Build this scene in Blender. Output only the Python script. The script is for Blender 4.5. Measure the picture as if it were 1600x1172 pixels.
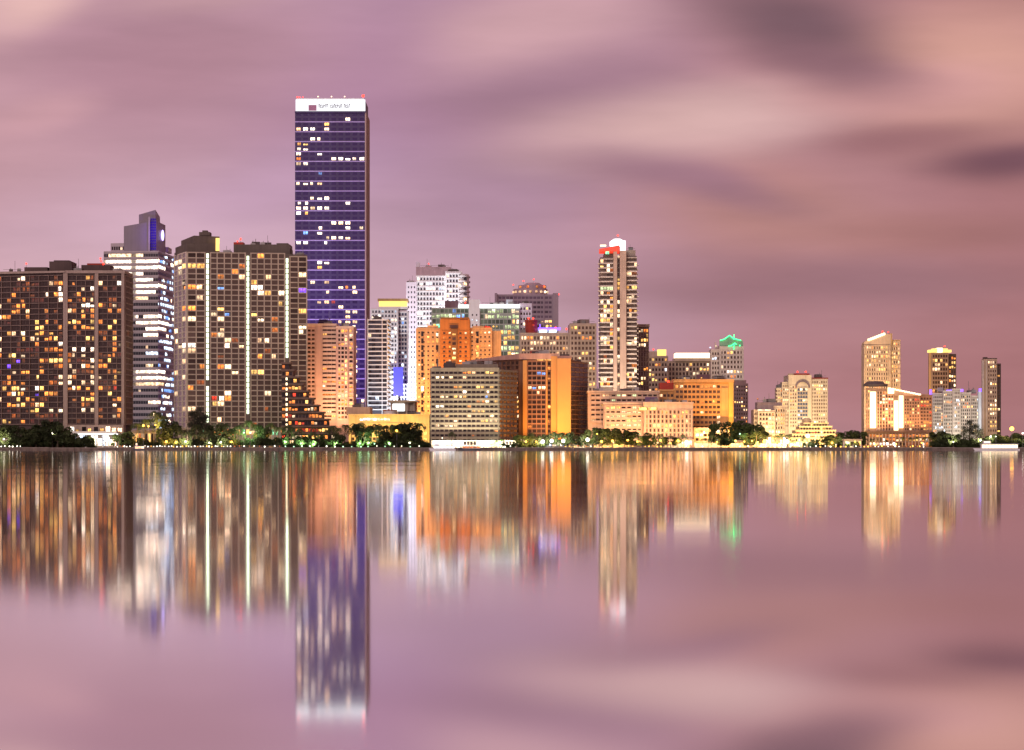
import bpy, bmesh, math, random
from mathutils import Vector, Matrix

for o in list(bpy.data.objects):
    bpy.data.objects.remove(o)
scene = bpy.context.scene
COL = scene.collection
R = math.radians

# ------------------------------------------------------------------ camera
F, HY, CX, HC = 4600.0, 698.0, 800.0, 2.0      # focal length in px of a 1600 px wide frame, horizon row, eye height
cam_d = bpy.data.cameras.new('camera')
cam = bpy.data.objects.new('camera', cam_d)
COL.objects.link(cam)
cam.location = (0, 0, HC)
cam.rotation_euler = (R(90), 0, 0)
cam_d.sensor_width = 36.0
cam_d.lens = 36.0 * F / 1600.0
cam_d.shift_y = (HY - 586.0) / 1600.0
cam_d.clip_start = 1.0
cam_d.clip_end = 30000.0
scene.camera = cam

# ------------------------------------------------------------------ view and sampling
scene.view_settings.view_transform = 'Standard'
scene.view_settings.look = 'None'
scene.view_settings.gamma = 1.0
scene.view_settings.exposure = 0.0
scene.view_settings.use_curve_mapping = False
scene.render.engine = 'CYCLES'
cy = scene.cycles
cy.use_denoising = True
cy.denoiser = 'OPENIMAGEDENOISE'
cy.max_bounces = 4
cy.diffuse_bounces = 2
cy.glossy_bounces = 3
cy.sample_clamp_indirect = 6.0
cy.use_light_tree = True
cy.use_adaptive_sampling = True
cy.adaptive_threshold = 0.02


def lin(c):
    def f(v):
        v = v / 255.0
        return v / 12.92 if v <= 0.04045 else ((v + 0.055) / 1.055) ** 2.4
    return tuple(f(v) for v in c) + (1.0,)


# ------------------------------------------------------------------ world: city-lit night clouds over a last trace of dusk
SUN_AZ, SUN_EL = R(200), R(28)      # the soft key comes from behind and left of the camera
world = bpy.data.worlds.new('World')
scene.world = world
world.use_nodes = True
wt = world.node_tree
wt.nodes.clear()
WN, WL = wt.nodes, wt.links


def wnode(kind, **kw):
    n = WN.new(kind)
    for k, v in kw.items():
        setattr(n, k, v)
    return n


def wmath(op, a, b=None, c=None):
    n = wnode('ShaderNodeMath', operation=op)
    for i, v in enumerate((a, b, c)):
        if v is None:
            continue
        if isinstance(v, (int, float)):
            n.inputs[i].default_value = v
        else:
            WL.new(v, n.inputs[i])
    return n.outputs[0]


def build_sky():
    tc = wnode('ShaderNodeTexCoord')
    sep = wnode('ShaderNodeSeparateXYZ')
    WL.new(tc.outputs['Generated'], sep.inputs[0])
    dx, dy, dz = sep.outputs
    az = wmath('ARCTAN2', dx, dy)
    el = wmath('ARCSINE', dz)
    # broad slow noise bends the cloud bands, seamless over the whole sphere
    mp = wnode('ShaderNodeMapping')
    mp.inputs['Scale'].default_value = (7, 7, 22)
    mp.inputs['Rotation'].default_value = (0.0, 0.10, 0)
    WL.new(tc.outputs['Generated'], mp.inputs[0])
    n1 = wnode('ShaderNodeTexNoise')
    n1.inputs['Scale'].default_value = 1.0
    n1.inputs['Detail'].default_value = 2.0
    n1.inputs['Roughness'].default_value = 0.45
    WL.new(mp.outputs[0], n1.inputs['Vector'])
    warp = wmath('SUBTRACT', n1.outputs[0], 0.5)
    u = wmath('ADD', wmath('MULTIPLY', az, F), wmath('MULTIPLY', warp, 300.0))
    v = wmath('ADD', wmath('MULTIPLY', el, F), wmath('MULTIPLY', warp, 75.0))
    cmb = wnode('ShaderNodeCombineXYZ')
    WL.new(u, cmb.inputs[0])
    WL.new(v, cmb.inputs[1])
    # ground tone from left (mauve pink) to right (brownish rose)
    t = wmath('MULTIPLY_ADD', dx, 2.875, 0.5)
    ramp = wnode('ShaderNodeValToRGB')
    cr = ramp.color_ramp
    cr.interpolation = 'EASE'
    stops = [(0.0, (198, 154, 164)), (0.2, (196, 154, 169)), (0.42, (184, 143, 164)), (0.6, (184, 140, 154)),
             (0.78, (180, 131, 137)), (1.0, (168, 117, 120))]
    while len(cr.elements) < len(stops):
        cr.elements.new(0.5)
    for e, (p, c) in zip(cr.elements, stops):
        e.position = p
        e.color = lin(c)
    WL.new(t, ramp.inputs[0])
    col = ramp.outputs[0]

    def mix(col, fac, c):
        m = wnode('ShaderNodeMix', data_type='RGBA')
        WL.new(fac, m.inputs['Factor'])
        WL.new(col, m.inputs['A'])
        m.inputs['B'].default_value = lin(c)
        return m.outputs['Result']

    # (px, py, radius x, radius y, tilt deg, strength, colour): soft long-exposed cloud banks
    blobs = [
        (640, 150, 480, 250, 8, 0.75, (174, 130, 156)),
        (330, 370, 700, 170, 3, 0.85, (210, 173, 190)),
        (80, 470, 560, 160, 0, 0.7, (216, 176, 186)),
        (230, 105, 460, 190, 4, 0.95, (177, 133, 147)),
        (520, 270, 300, 110, 12, 0.6, (190, 152, 180)),
        (20, 20, 170, 80, 25, 0.95, (226, 182, 178)),
        (40, 195, 180, 50, 14, 0.75, (206, 158, 166)),
        (300, 2, 300, 50, 8, 0.6, (200, 158, 162)),
        (700, 480, 560, 170, 0, 0.75, (206, 168, 180)),
        (830, 45, 300, 130, 12, 0.9, (208, 164, 170)),
        (850, 160, 300, 110, 10, 0.85, (158, 120, 136)),
        (790, 300, 360, 130, 6, 0.6, (164, 129, 150)),
        (1540, 110, 420, 190, 8, 1.0, (214, 160, 148)),
        (1050, 205, 470, 105, 7, 1.0, (216, 175, 173)),
        (1400, 150, 340, 80, 3, 0.8, (208, 154, 154)),
        (1180, 330, 420, 120, -4, 0.75, (186, 134, 126)),
        (1225, 45, 330, 120, -6, 1.0, (124, 93, 102)),
        (1290, 115, 240, 75, -8, 0.85, (140, 102, 112)),
        (1040, 288, 380, 58, -10, 0.8, (154, 114, 130)),
        (1420, 222, 280, 44, 4, 0.75, (156, 108, 114)),
        (1610, 250, 260, 42, 2, 1.0, (122, 84, 94)),
        (1480, 360, 330, 60, 3, 0.5, (168, 116, 110)),
        (1260, 445, 620, 80, 1, 0.75, (150, 110, 118)),
        (1480, 600, 700, 120, 0, 0.6, (178, 122, 124)),
        (1000, 620, 500, 110, 0, 0.4, (190, 140, 148)),
    ]
    for (px, py, rx, ry, tilt, st, c) in blobs:
        m = wnode('ShaderNodeMapping', vector_type='TEXTURE')
        m.inputs['Location'].default_value = (px - CX, HY - py, 0)
        m.inputs['Rotation'].default_value = (0, 0, R(tilt))
        m.inputs['Scale'].default_value = (rx, ry, 1)
        WL.new(cmb.outputs[0], m.inputs[0])
        g = wnode('ShaderNodeTexGradient', gradient_type='SPHERICAL')
        WL.new(m.outputs[0], g.inputs[0])
        s = wnode('ShaderNodeMapRange', interpolation_type='SMOOTHERSTEP')
        s.inputs['To Max'].default_value = st
        WL.new(g.outputs['Fac'], s.inputs['Value'])
        col = mix(col, s.outputs[0], c)
    # fine streaks drawn out by the moving clouds
    mp2 = wnode('ShaderNodeMapping')
    mp2.inputs['Scale'].default_value = (14, 14, 75)
    mp2.inputs['Rotation'].default_value = (0.0, 0.06, 0)
    WL.new(tc.outputs['Generated'], mp2.inputs[0])
    n2 = wnode('ShaderNodeTexNoise')
    n2.inputs['Scale'].default_value = 1.0
    n2.inputs['Detail'].default_value = 5.0
    WL.new(mp2.outputs[0], n2.inputs['Vector'])
    k = wmath('MULTIPLY_ADD', n2.outputs[0], 0.40, 0.80)
    vm = wnode('ShaderNodeVectorMath', operation='SCALE')
    WL.new(col, vm.inputs[0])
    WL.new(k, vm.inputs['Scale'])
    bg = wnode('ShaderNodeBackground')
    bg.inputs['Strength'].default_value = 1.0
    WL.new(vm.outputs[0], bg.inputs['Color'])
    sky = wnode('ShaderNodeTexSky', sky_type='NISHITA')
    sky.sun_disc = False
    sky.sun_elevation = R(-4)
    sky.sun_rotation = SUN_AZ
    bg2 = wnode('ShaderNodeBackground')
    bg2.inputs['Strength'].default_value = 0.05
    WL.new(sky.outputs[0], bg2.inputs['Color'])
    add = wnode('ShaderNodeAddShader')
    WL.new(bg.outputs[0], add.inputs[0])
    WL.new(bg2.outputs[0], add.inputs[1])
    out = wnode('ShaderNodeOutputWorld')
    WL.new(add.outputs[0], out.inputs['Surface'])


build_sky()

sun_d = bpy.data.lights.new('sun', 'SUN')
sun_d.energy = 0.95
sun_d.angle = R(20)
sun_d.color = (1.0, 0.90, 0.84)
sun = bpy.data.objects.new('sun', sun_d)
COL.objects.link(sun)
_sd = Vector((math.sin(SUN_AZ) * math.cos(SUN_EL), math.cos(SUN_AZ) * math.cos(SUN_EL), math.sin(SUN_EL)))
sun.rotation_euler = _sd.to_track_quat('Z', 'Y').to_euler()
sun.location = (0, 0, 300)

# ------------------------------------------------------------------ materials
MATS = {}


def _nt(name):
    m = bpy.data.materials.new(name)
    m.use_nodes = True
    return m, m.node_tree.nodes, m.node_tree.links, m.node_tree.nodes['Principled BSDF']


def wall(name, rgb, rough=0.75, var=0.30, scale=0.18, metal=0.0, streak=True):
    """plastered or clad wall: base colour broken by blotches and vertical weather streaks"""
    if name in MATS:
        return MATS[name]
    m, N, L, b = _nt(name)
    geo = N.new('ShaderNodeNewGeometry')
    n = N.new('ShaderNodeTexNoise')
    n.inputs['Scale'].default_value = scale
    n.inputs['Detail'].default_value = 5
    L.new(geo.outputs['Position'], n.inputs['Vector'])
    mp = N.new('ShaderNodeMapping')
    mp.inputs['Scale'].default_value = (0.9, 0.9, 0.04)
    L.new(geo.outputs['Position'], mp.inputs[0])
    n2 = N.new('ShaderNodeTexNoise')
    n2.inputs['Scale'].default_value = 0.8
    n2.inputs['Detail'].default_value = 3
    L.new(mp.outputs[0], n2.inputs['Vector'])
    a = N.new('ShaderNodeMath')
    a.operation = 'ADD'
    L.new(n.outputs[0], a.inputs[0])
    L.new(n2.outputs[0], a.inputs[1])
    r = N.new('ShaderNodeMapRange')
    r.inputs['From Min'].default_value = 0.6
    r.inputs['From Max'].default_value = 1.4
    r.inputs['To Min'].default_value = 1 - var
    r.inputs['To Max'].default_value = 1 + var * 0.6
    L.new(a.outputs[0], r.inputs[0])
    s = N.new('ShaderNodeVectorMath')
    s.operation = 'SCALE'
    s.inputs[0].default_value = rgb
    L.new(r.outputs[0], s.inputs['Scale'])
    L.new(s.outputs[0], b.inputs['Base Color'])
    b.inputs['Roughness'].default_value = rough
    b.inputs['Metallic'].default_value = metal
    MATS[name] = m
    return m


def glass(name, rgb, rough=0.12, spec=0.5):
    if name in MATS:
        return MATS[name]
    m, N, L, b = _nt(name)
    oi = N.new('ShaderNodeObjectInfo')
    r = N.new('ShaderNodeMapRange')
    r.inputs['To Min'].default_value = 0.45
    r.inputs['To Max'].default_value = 1.7
    L.new(oi.outputs['Random'], r.inputs[0])
    s = N.new('ShaderNodeVectorMath')
    s.operation = 'SCALE'
    s.inputs[0].default_value = rgb
    L.new(r.outputs[0], s.inputs['Scale'])
    L.new(s.outputs[0], b.inputs['Base Color'])
    b.inputs['Roughness'].default_value = rough
    b.inputs['Specular IOR Level'].default_value = spec
    MATS[name] = m
    return m


def glow(name, rgb, strength, vary=True):
    """lit pane or lamp: brighter towards the ceiling, each one differently bright"""
    if name in MATS:
        return MATS[name]
    m, N, L, b = _nt(name)
    c = lin(rgb)
    b.inputs['Base Color'].default_value = (0.05, 0.045, 0.04, 1)
    b.inputs['Emission Color'].default_value = c
    if vary:
        oi = N.new('ShaderNodeObjectInfo')
        r = N.new('ShaderNodeMapRange')
        r.inputs['To Min'].default_value = strength * 0.35
        r.inputs['To Max'].default_value = strength * 1.6
        L.new(oi.outputs['Random'], r.inputs[0])
        tc = N.new('ShaderNodeTexCoord')
        sp = N.new('ShaderNodeSeparateXYZ')
        L.new(tc.outputs['Generated'], sp.inputs[0])
        r2 = N.new('ShaderNodeMapRange')
        r2.inputs['To Min'].default_value = 0.55
        r2.inputs['To Max'].default_value = 1.3
        L.new(sp.outputs[2], r2.inputs[0])
        mu = N.new('ShaderNodeMath')
        mu.operation = 'MULTIPLY'
        L.new(r.outputs[0], mu.inputs[0])
        L.new(r2.outputs[0], mu.inputs[1])
        geo = N.new('ShaderNodeNewGeometry')             # furniture and curtains break the pane up
        nz = N.new('ShaderNodeTexNoise')
        nz.inputs['Scale'].default_value = 0.85
        nz.inputs['Detail'].default_value = 2
        L.new(geo.outputs['Position'], nz.inputs['Vector'])
        r3 = N.new('ShaderNodeMapRange')
        r3.inputs['From Min'].default_value = 0.3
        r3.inputs['From Max'].default_value = 0.7
        r3.inputs['To Min'].default_value = 0.3
        r3.inputs['To Max'].default_value = 1.75
        L.new(nz.outputs[0], r3.inputs[0])
        mu2 = N.new('ShaderNodeMath')
        mu2.operation = 'MULTIPLY'
        L.new(mu.outputs[0], mu2.inputs[0])
        L.new(r3.outputs[0], mu2.inputs[1])
        m1 = N.new('ShaderNodeMath')                       # glazing bars: one in the middle, frames at the sides
        m1.operation = 'MULTIPLY'
        m1.inputs[1].default_value = 2.0
        L.new(sp.outputs[0], m1.inputs[0])
        m2 = N.new('ShaderNodeMath')
        m2.operation = 'PINGPONG'
        m2.inputs[1].default_value = 0.5
        L.new(m1.outputs[0], m2.inputs[0])
        m3 = N.new('ShaderNodeMapRange')
        m3.inputs['From Min'].default_value = 0.05
        m3.inputs['From Max'].default_value = 0.12
        m3.inputs['To Min'].default_value = 0.12
        L.new(m2.outputs[0], m3.inputs[0])
        mu3 = N.new('ShaderNodeMath')
        mu3.operation = 'MULTIPLY'
        L.new(mu2.outputs[0], mu3.inputs[0])
        L.new(m3.outputs[0], mu3.inputs[1])
        L.new(mu3.outputs[0], b.inputs['Emission Strength'])
        fr = N.new('ShaderNodeMath')                       # every lamp has its own warmth
        fr.operation = 'MULTIPLY'
        fr.inputs[1].default_value = 13.7
        L.new(oi.outputs['Random'], fr.inputs[0])
        fr2 = N.new('ShaderNodeMath')
        fr2.operation = 'FRACT'
        L.new(fr.outputs[0], fr2.inputs[0])
        mxc = N.new('ShaderNodeMix')
        mxc.data_type = 'RGBA'
        L.new(fr2.outputs[0], mxc.inputs['Factor'])
        mxc.inputs['A'].default_value = c
        mxc.inputs['B'].default_value = (c[0], c[1] * 0.72, c[2] * 0.55, 1) if c[0] > 0.9 else c
        L.new(mxc.outputs['Result'], b.inputs['Emission Color'])
    else:
        b.inputs['Emission Strength'].default_value = strength
    m.cycles.emission_sampling = 'NONE'
    MATS[name] = m
    return m


# lit window colours by key
LIT = {
    'W': glow('lit_white', (255, 242, 224), 3.8), 'w': glow('lit_cream', (255, 224, 182), 2.4),
    'y': glow('lit_yellow', (255, 202, 112), 2.2), 'o': glow('lit_amber', (255, 150, 64), 1.7),
    'r': glow('lit_red', (255, 62, 34), 1.2), 'b': glow('lit_blue', (120, 170, 255), 1.6),
    'v': glow('lit_violet', (120, 70, 255), 1.8), 'g': glow('lit_green', (150, 255, 190), 1.4),
    'd': glow('lit_dim_amber', (214, 104, 40), 0.42), 'm': glow('lit_dim_maroon', (150, 52, 34), 0.32),
    'c': glow('lit_cool', (214, 232, 255), 2.4), 'e': glow('lit_pale_green', (222, 240, 176), 1.3),
}
G_DARK = glass('glass_dark', (0.030, 0.022, 0.022))
G_BROWN = glass('glass_brown', (0.072, 0.044, 0.034))
G_GREY = glass('glass_grey', (0.07, 0.07, 0.085))
G_VIOLET = glass('glass_violet', (0.036, 0.022, 0.085), 0.10, 0.6)  # violet LED light on the tower is partly in this colour
G_GREEN = glass('glass_green', (0.12, 0.16, 0.11))
G_BLUE = glass('glass_blue', (0.05, 0.06, 0.10))
E_WHITE = glow('sign_white', (250, 252, 255), 2.0, False)
E_CROWN = glow('crown_sign_white', (248, 251, 255), 1.35, False)
E_STRIP = glow('strip_white', (240, 255, 214), 2.6, False)
E_GOLD = glow('crown_gold', (255, 206, 110), 1.8, False)
E_WARM = glow('warm_light', (255, 226, 180), 3.0, False)
E_LAMP = glow('lamp_sodium', (255, 178, 70), 7.0, False)
E_LAMPW = glow('lamp_white', (255, 246, 224), 6.0, False)
E_LAMPG = glow('lamp_green', (190, 255, 200), 5.0, False)
E_RED = glow('beacon_red', (255, 44, 30), 7.0, False)
E_GREENN = glow('neon_green', (60, 255, 140), 3.2, False)
E_BLUE = glow('panel_blue', (70, 70, 255), 1.1, False)
E_VIOLET = glow('led_violet', (128, 84, 255), 3.0, False)
E_LOGO = glow('logo_blue_white', (190, 170, 255), 3.0, False)
M_RED = wall('red_paint_and_light', (0.42, 0.05, 0.03))  # real red roofs, and red lamp light put into the colour of boxes
M_DARKROOF = wall('dark_roof', (0.10, 0.075, 0.07))
M_STEEL = wall('painted_steel', (0.22, 0.21, 0.2), 0.5)
BRIGHT = wall('roof_unit_grey', (0.42, 0.40, 0.38), 0.5)
M_WHITE = wall('white_render', (0.78, 0.77, 0.78), 0.6, 0.10)

# ------------------------------------------------------------------ mesh helpers
CUBE_V = [(-.5, -.5, -.5), (.5, -.5, -.5), (.5, .5, -.5), (-.5, .5, -.5), (-.5, -.5, .5), (.5, -.5, .5), (.5, .5, .5), (-.5, .5, .5)]
CUBE_F = [(0, 3, 2, 1), (4, 5, 6, 7), (0, 1, 5, 4), (1, 2, 6, 5), (2, 3, 7, 6), (3, 0, 4, 7)]
_cubes = {}


def cube(mat):
    k = mat.name
    if k not in _cubes:
        me = bpy.data.meshes.new('block_' + k)
        me.from_pydata(CUBE_V, [], CUBE_F)
        me.materials.append(mat)
        _cubes[k] = me
    return _cubes[k]


_balls = {}


def ball(mat, seg=8):
    k = (mat.name, seg)
    if k not in _balls:
        bm = bmesh.new()
        bmesh.ops.create_uvsphere(bm, u_segments=seg, v_segments=max(4, seg - 2), radius=1.0)
        me = bpy.data.meshes.new('ball_' + mat.name)
        bm.to_mesh(me)
        bm.free()
        for p in me.polygons:
            p.use_smooth = True
        me.materials.append(mat)
        _balls[k] = me
    return _balls[k]


def mesh(name, verts, faces, mat, smooth=False):
    me = bpy.data.meshes.new(name)
    me.from_pydata(verts, [], faces)
    for m in (mat if isinstance(mat, (list, tuple)) else [mat]):
        me.materials.append(m)
    if smooth:
        for p in me.polygons:
            p.use_smooth = True
    me.update()
    return me


def mk(name, data, parent=None, loc=(0, 0, 0), rz=0.0, scale=(1, 1, 1)):
    o = bpy.data.objects.new(name, data)
    COL.objects.link(o)
    if parent is not None:
        o.parent = parent
    o.location = loc
    if rz:
        o.rotation_euler = (0, 0, rz)
    if scale != (1, 1, 1):
        o.scale = scale
    return o


def under(o, part):
    """hang a piece under the part it belongs to, leaving it where it stands"""
    o.parent = part
    o.matrix_parent_inverse = part.matrix_basis.inverted()
    return o


def tag(o, label=None, cat=None, group=None, kind=None):
    if label:
        o['label'] = label
    if cat:
        o['category'] = cat
    if group:
        o['group'] = group
    if kind:
        o['kind'] = kind
    return o


GZ = 1.2                                   # land level above the still water


def X(px, D):
    return (px - CX) / F * D


def Z(py, D):
    return HC + (HY - py) / F * D


def E(px, D):
    return (X(px, D), D)


def to_px(x, y, z):
    return CX + F * x / y, HY - F * (z - HC) / y


def zpts(origin, sc, items):
    """points read off an enlarged crop of the photograph -> photograph px"""
    return [(origin[0] + i[0] / sc, origin[1] + i[1] / sc, i[2] if len(i) > 2 else 'w') for i in items]


# ------------------------------------------------------------------ building kit
class Building:
    def __init__(s, name, label, cat, px, D, seed=1, group=None, minpx=4.0):
        s.o = mk(name, None, None, (X(px, D), D, GZ))
        tag(s.o, label, cat, group)
        s.base = Vector(s.o.location)
        s.rng = random.Random(seed)
        s.wins = []
        s.minpx = minpx

    def add(s, name, data, loc=(0, 0, 0), rz=0.0, scale=(1, 1, 1), parent=None):
        b = s.base
        return mk(name, data, parent or s.o, (loc[0] - b.x, loc[1] - b.y, loc[2] - b.z), rz, scale)

    def box(s, name, x0, x1, y0, y1, z0, z1, mat):
        return s.add(name, cube(mat), ((x0 + x1) / 2, (y0 + y1) / 2, (z0 + z1) / 2), 0.0, (x1 - x0, y1 - y0, z1 - z0))

    def pbox(s, name, px0, px1, py0, py1, D, depth, mat):
        """upright block whose front face fills px0..px1, py0..py1 at distance D"""
        z0 = GZ - 0.3 if py1 is None else Z(py1, D)
        return s.box(name, X(px0, D), X(px1, D), D, D + depth, z0, Z(py0, D), mat)

    def prism(s, name, pts, z0, tops, mat, smooth=False):
        """plan polygon (x,y) extruded from z0 to a top height (one, or one per corner)"""
        n = len(pts)
        if not isinstance(tops, (list, tuple)):
            tops = [tops] * n
        b = s.base
        v = [(p[0] - b.x, p[1] - b.y, z0 - b.z) for p in pts] + [(p[0] - b.x, p[1] - b.y, t - b.z) for p, t in zip(pts, tops)]
        f = [tuple(range(n - 1, -1, -1)), tuple(range(n, 2 * n))] + [(i, (i + 1) % n, n + (i + 1) % n, n + i) for i in range(n)]
        return mk(name, mesh(name, v, f, mat, smooth), s.o)

    def drum(s, name, cx, cyy, rx, ry, z0, z1, mat, n=28, top=1.0):
        b = s.base
        v = []
        for k, (z, q) in enumerate(((z0, 1.0), (z1, top))):
            for i in range(n):
                a = 2 * math.pi * i / n
                v.append((cx - b.x + rx * q * math.cos(a), cyy - b.y + ry * q * math.sin(a), z - b.z))
        f = [tuple(range(n - 1, -1, -1)), tuple(range(n, 2 * n))] + [(i, (i + 1) % n, n + (i + 1) % n, n + i) for i in range(n)]
        return mk(name, mesh(name, v, f, mat), s.o)

    def cell(s, name, a, t, nrm, ang, u0, u1, z0, z1, n0, n1, mat):
        um, nm = (u0 + u1) / 2, (n0 + n1) / 2
        return s.add(name, cube(mat), (a[0] + t[0] * um + nrm[0] * nm, a[1] + t[1] * um + nrm[1] * nm, (z0 + z1) / 2), ang,
                     (u1 - u0, abs(n1 - n0), z1 - z0))

    def face(s, a, b, z0, z1, cols, rows, win=(0.7, 0.22, 0.84), gl=None, pier=None, slab=None, p=0.12, pal='wwyo',
             pts=(), rects=(), rail=None, wname='window', skip=None, slab_every=1, pier_every=1, clump=0.45, ends=True):
        """one facade from plan point a to b (left to right as seen from the water)"""
        gl = gl or G_DARK
        if 0.1 <= p < 0.5:
            p *= 1.6
        ax, ay = a
        dx, dy = b[0] - ax, b[1] - ay
        w = math.hypot(dx, dy)
        t = (dx / w, dy / w)
        nrm = (t[1], -t[0])
        ang = math.atan2(dy, dx)
        cw, ch = w / cols, (z1 - z0) / rows
        cell = lambda nm, u0, u1, q0, q1, n0, n1, m: s.cell(nm, a, t, nrm, ang, u0, u1, q0, q1, n0, n1, m)
        if pier:
            pw, pp, pm = pier
            for c in range(0 if ends else 1, cols + (1 if ends else 0)):
                if c % pier_every:
                    continue
                uc = min(max(c * cw, pw / 2), w - pw / 2)
                cell('pier', uc - pw / 2, uc + pw / 2, z0, z1 - 0.07, -0.1, pp, pm)
        if slab:
            sh, sp, sm = slab
            for r in range(rows + 1):
                if r % slab_every:
                    continue
                zc = z0 + r * ch
                fs = cell('floor_slab', 0.02, w - 0.02, zc - sh / 2, zc + sh / 2, -0.1, sp, sm)
                if rail and r < rows:
                    rh, rm = rail
                    under(cell('balcony_rail', 0.05, w - 0.05, zc + sh / 2, zc + sh / 2 + rh, sp - 0.16, sp - 0.03, rm), fs)
        lit_cells = {}
        for (qx, qy, k) in pts:
            best, bd = None, 1e9
            for r in range(rows):
                zc = z0 + (r + 0.5) * ch
                for c in (0, cols - 1):
                    pass
                # rows run nearly level, so find the row at the column the point falls in
            for c in range(cols):
                um = (c + 0.5) * cw
                x, y = ax + t[0] * um, ay + t[1] * um
                sc = F / y
                cxp = CX + sc * x
                if abs(qx - cxp) > cw * sc * 0.62 + 0.3:
                    continue
                r = int((HC + (HY - qy) / sc - z0) / ch)
                if 0 <= r < rows and abs(qx - cxp) < bd:
                    best, bd = (c, r), abs(qx - cxp)
            if best:
                lit_cells[best] = k
        rng = s.rng
        for r in range(rows):
            prev = None
            for c in range(cols):
                if skip and skip(c, r):
                    continue
                um = (c + 0.5) * cw
                x, y = ax + t[0] * um, ay + t[1] * um
                zc = z0 + (r + 0.5) * ch
                k = lit_cells.get((c, r))
                band = False
                if k is None:
                    pp_ = p + (clump * 0.6 if prev else 0.0) * (1 if p > 0 else 0)
                    if rng.random() < pp_ * (0.7 if prev is None else 1):
                        k = prev if (prev and rng.random() < 0.5) else rng.choice(pal)
                    prev = k
                    if rects:
                        qx, qy = to_px(x, y, zc)
                        for (x0, x1, y0, y1, kk, pr) in rects:
                            if x0 <= qx <= x1 and y0 <= qy <= y1:
                                k = kk if rng.random() < pr else k
                                band = True
                                break
                fw, f0, f1 = win
                h0, h1 = z0 + (r + f0) * ch, z0 + (r + f1) * ch
                hw = cw * fw / 2
                u0, u1 = um - hw, um + hw
                if k and not band and rng.random() < 0.28 and cw * F / y > 6:        # a drawn curtain narrows the light
                    if rng.random() < 0.5:
                        u1 -= hw * rng.uniform(0.4, 0.9)
                    else:
                        u0 += hw * rng.uniform(0.4, 0.9)
                if k and not band and rng.random() < 0.25:                              # blinds half down
                    h1 -= (h1 - h0) * rng.uniform(0.2, 0.5)
                um2 = (u0 + u1) / 2
                d = 0.06 if k else 0.04
                s.wins.append((bool(k), (u1 - u0) * (h1 - h0) * (F / y) ** 2, (u1 - u0) * F / y,
                               (ax + t[0] * um2 + nrm[0] * (d / 2 - 0.03), ay + t[1] * um2 + nrm[1] * (d / 2 - 0.03), (h0 + h1) / 2),
                               ang, (u1 - u0, d + 0.06, h1 - h0), LIT[k] if k else gl, wname))

    def front(s, px0, px1, py0, py1, D, cols, rows, **kw):
        s.face(E(px0, D), E(px1, D), Z(py1, D) if py1 is not None else GZ, Z(py0, D), cols, rows, **kw)

    def beacon(s, px, py, D, mat=None, size=0.7, pole=2.0):
        mat = mat or E_RED
        x, z = X(px, D), Z(py, D)
        size *= 0.62
        m = s.add('mast', cube(M_STEEL), (x, D, z - pole / 2), 0.0, (0.18, 0.18, pole))
        under(s.add('beacon', ball(mat), (x, D, z), 0.0, (size, size, size)), m)

    def roof(s, px0, px1, py, D, depth, n=4, rail=True):
        """plant units, vents, aerials and an edge rail on a flat roof"""
        rg = s.rng
        z = Z(py, D)
        x0, x1 = X(px0, D), X(px1, D)
        for _ in range(n):
            w = rg.uniform(1.4, 4.5)
            h = rg.uniform(0.8, 2.2)
            x = rg.uniform(x0 + w, x1 - w)
            y = D + rg.uniform(2.5, max(3, depth * 0.5))
            u = s.box('roof_unit', x - w / 2, x + w / 2, y, y + w * 0.7, z - 0.2, z + h, rg.choice((M_STEEL, M_DARKROOF, BRIGHT)))
            if rg.random() < 0.5:
                under(s.box('vent_pipe', x - 0.15, x + 0.15, y + 0.3, y + 0.6, z + h, z + h + rg.uniform(0.6, 1.6), M_STEEL), u)
        for _ in range(max(1, n // 3)):
            x = rg.uniform(x0 + 2, x1 - 2)
            s.box('aerial', x - 0.09, x + 0.09, D + 5, D + 5.18, z - 0.1, z + rg.uniform(3, 7), M_STEEL)
        if rail:
            s.box('roof_rail', x0 + 0.3, x1 - 0.3, D + 0.5, D + 0.58, z + 0.9, z + 1.05, M_STEEL)

    def finish(s, cap=300):
        """the largest windows stay single parts (lit ones first), the rest are joined into one"""
        ws = sorted(s.wins, key=lambda w: (-int(w[0]), -w[1]))
        single = [w for w in ws if w[0] or w[2] >= s.minpx][:cap]
        ids = set(id(w) for w in single)
        rest = [w for w in ws if id(w) not in ids]
        for w in single:
            s.add(w[7], cube(w[6]), w[3], w[4], w[5])
        if rest:
            v, f, mi, ms, mx = [], [], [], [], {}
            b = s.base
            for w in rest:
                c, sn = math.cos(w[4]), math.sin(w[4])
                n0 = len(v)
                for q in CUBE_V:
                    lx, ly, lz = q[0] * w[5][0], q[1] * w[5][1], q[2] * w[5][2]
                    v.append((w[3][0] - b.x + lx * c - ly * sn, w[3][1] - b.y + lx * sn + ly * c, w[3][2] - b.z + lz))
                if w[6].name not in mx:
                    mx[w[6].name] = len(ms)
                    ms.append(w[6])
                for q in CUBE_F:
                    f.append(tuple(i + n0 for i in q))
                    mi.append(mx[w[6].name])
            me = mesh('window_glazing', v, f, ms)
            me.polygons.foreach_set('material_index', mi)
            tag(mk('window_glazing', me, s.o), kind='stuff')
        return s.o


def spot(name, loc, target, color, watts, angle, parent, blend=0.9):
    d = bpy.data.lights.new(name, 'SPOT')
    d.energy = watts
    d.color = color
    d.spot_size = R(angle)
    d.spot_blend = blend
    d.shadow_soft_size = 0.5
    o = bpy.data.objects.new(name, d)
    COL.objects.link(o)
    o.parent = parent
    o.rotation_euler = (Vector(target) - Vector(loc)).to_track_quat('-Z', 'Y').to_euler()
    return o


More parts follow.
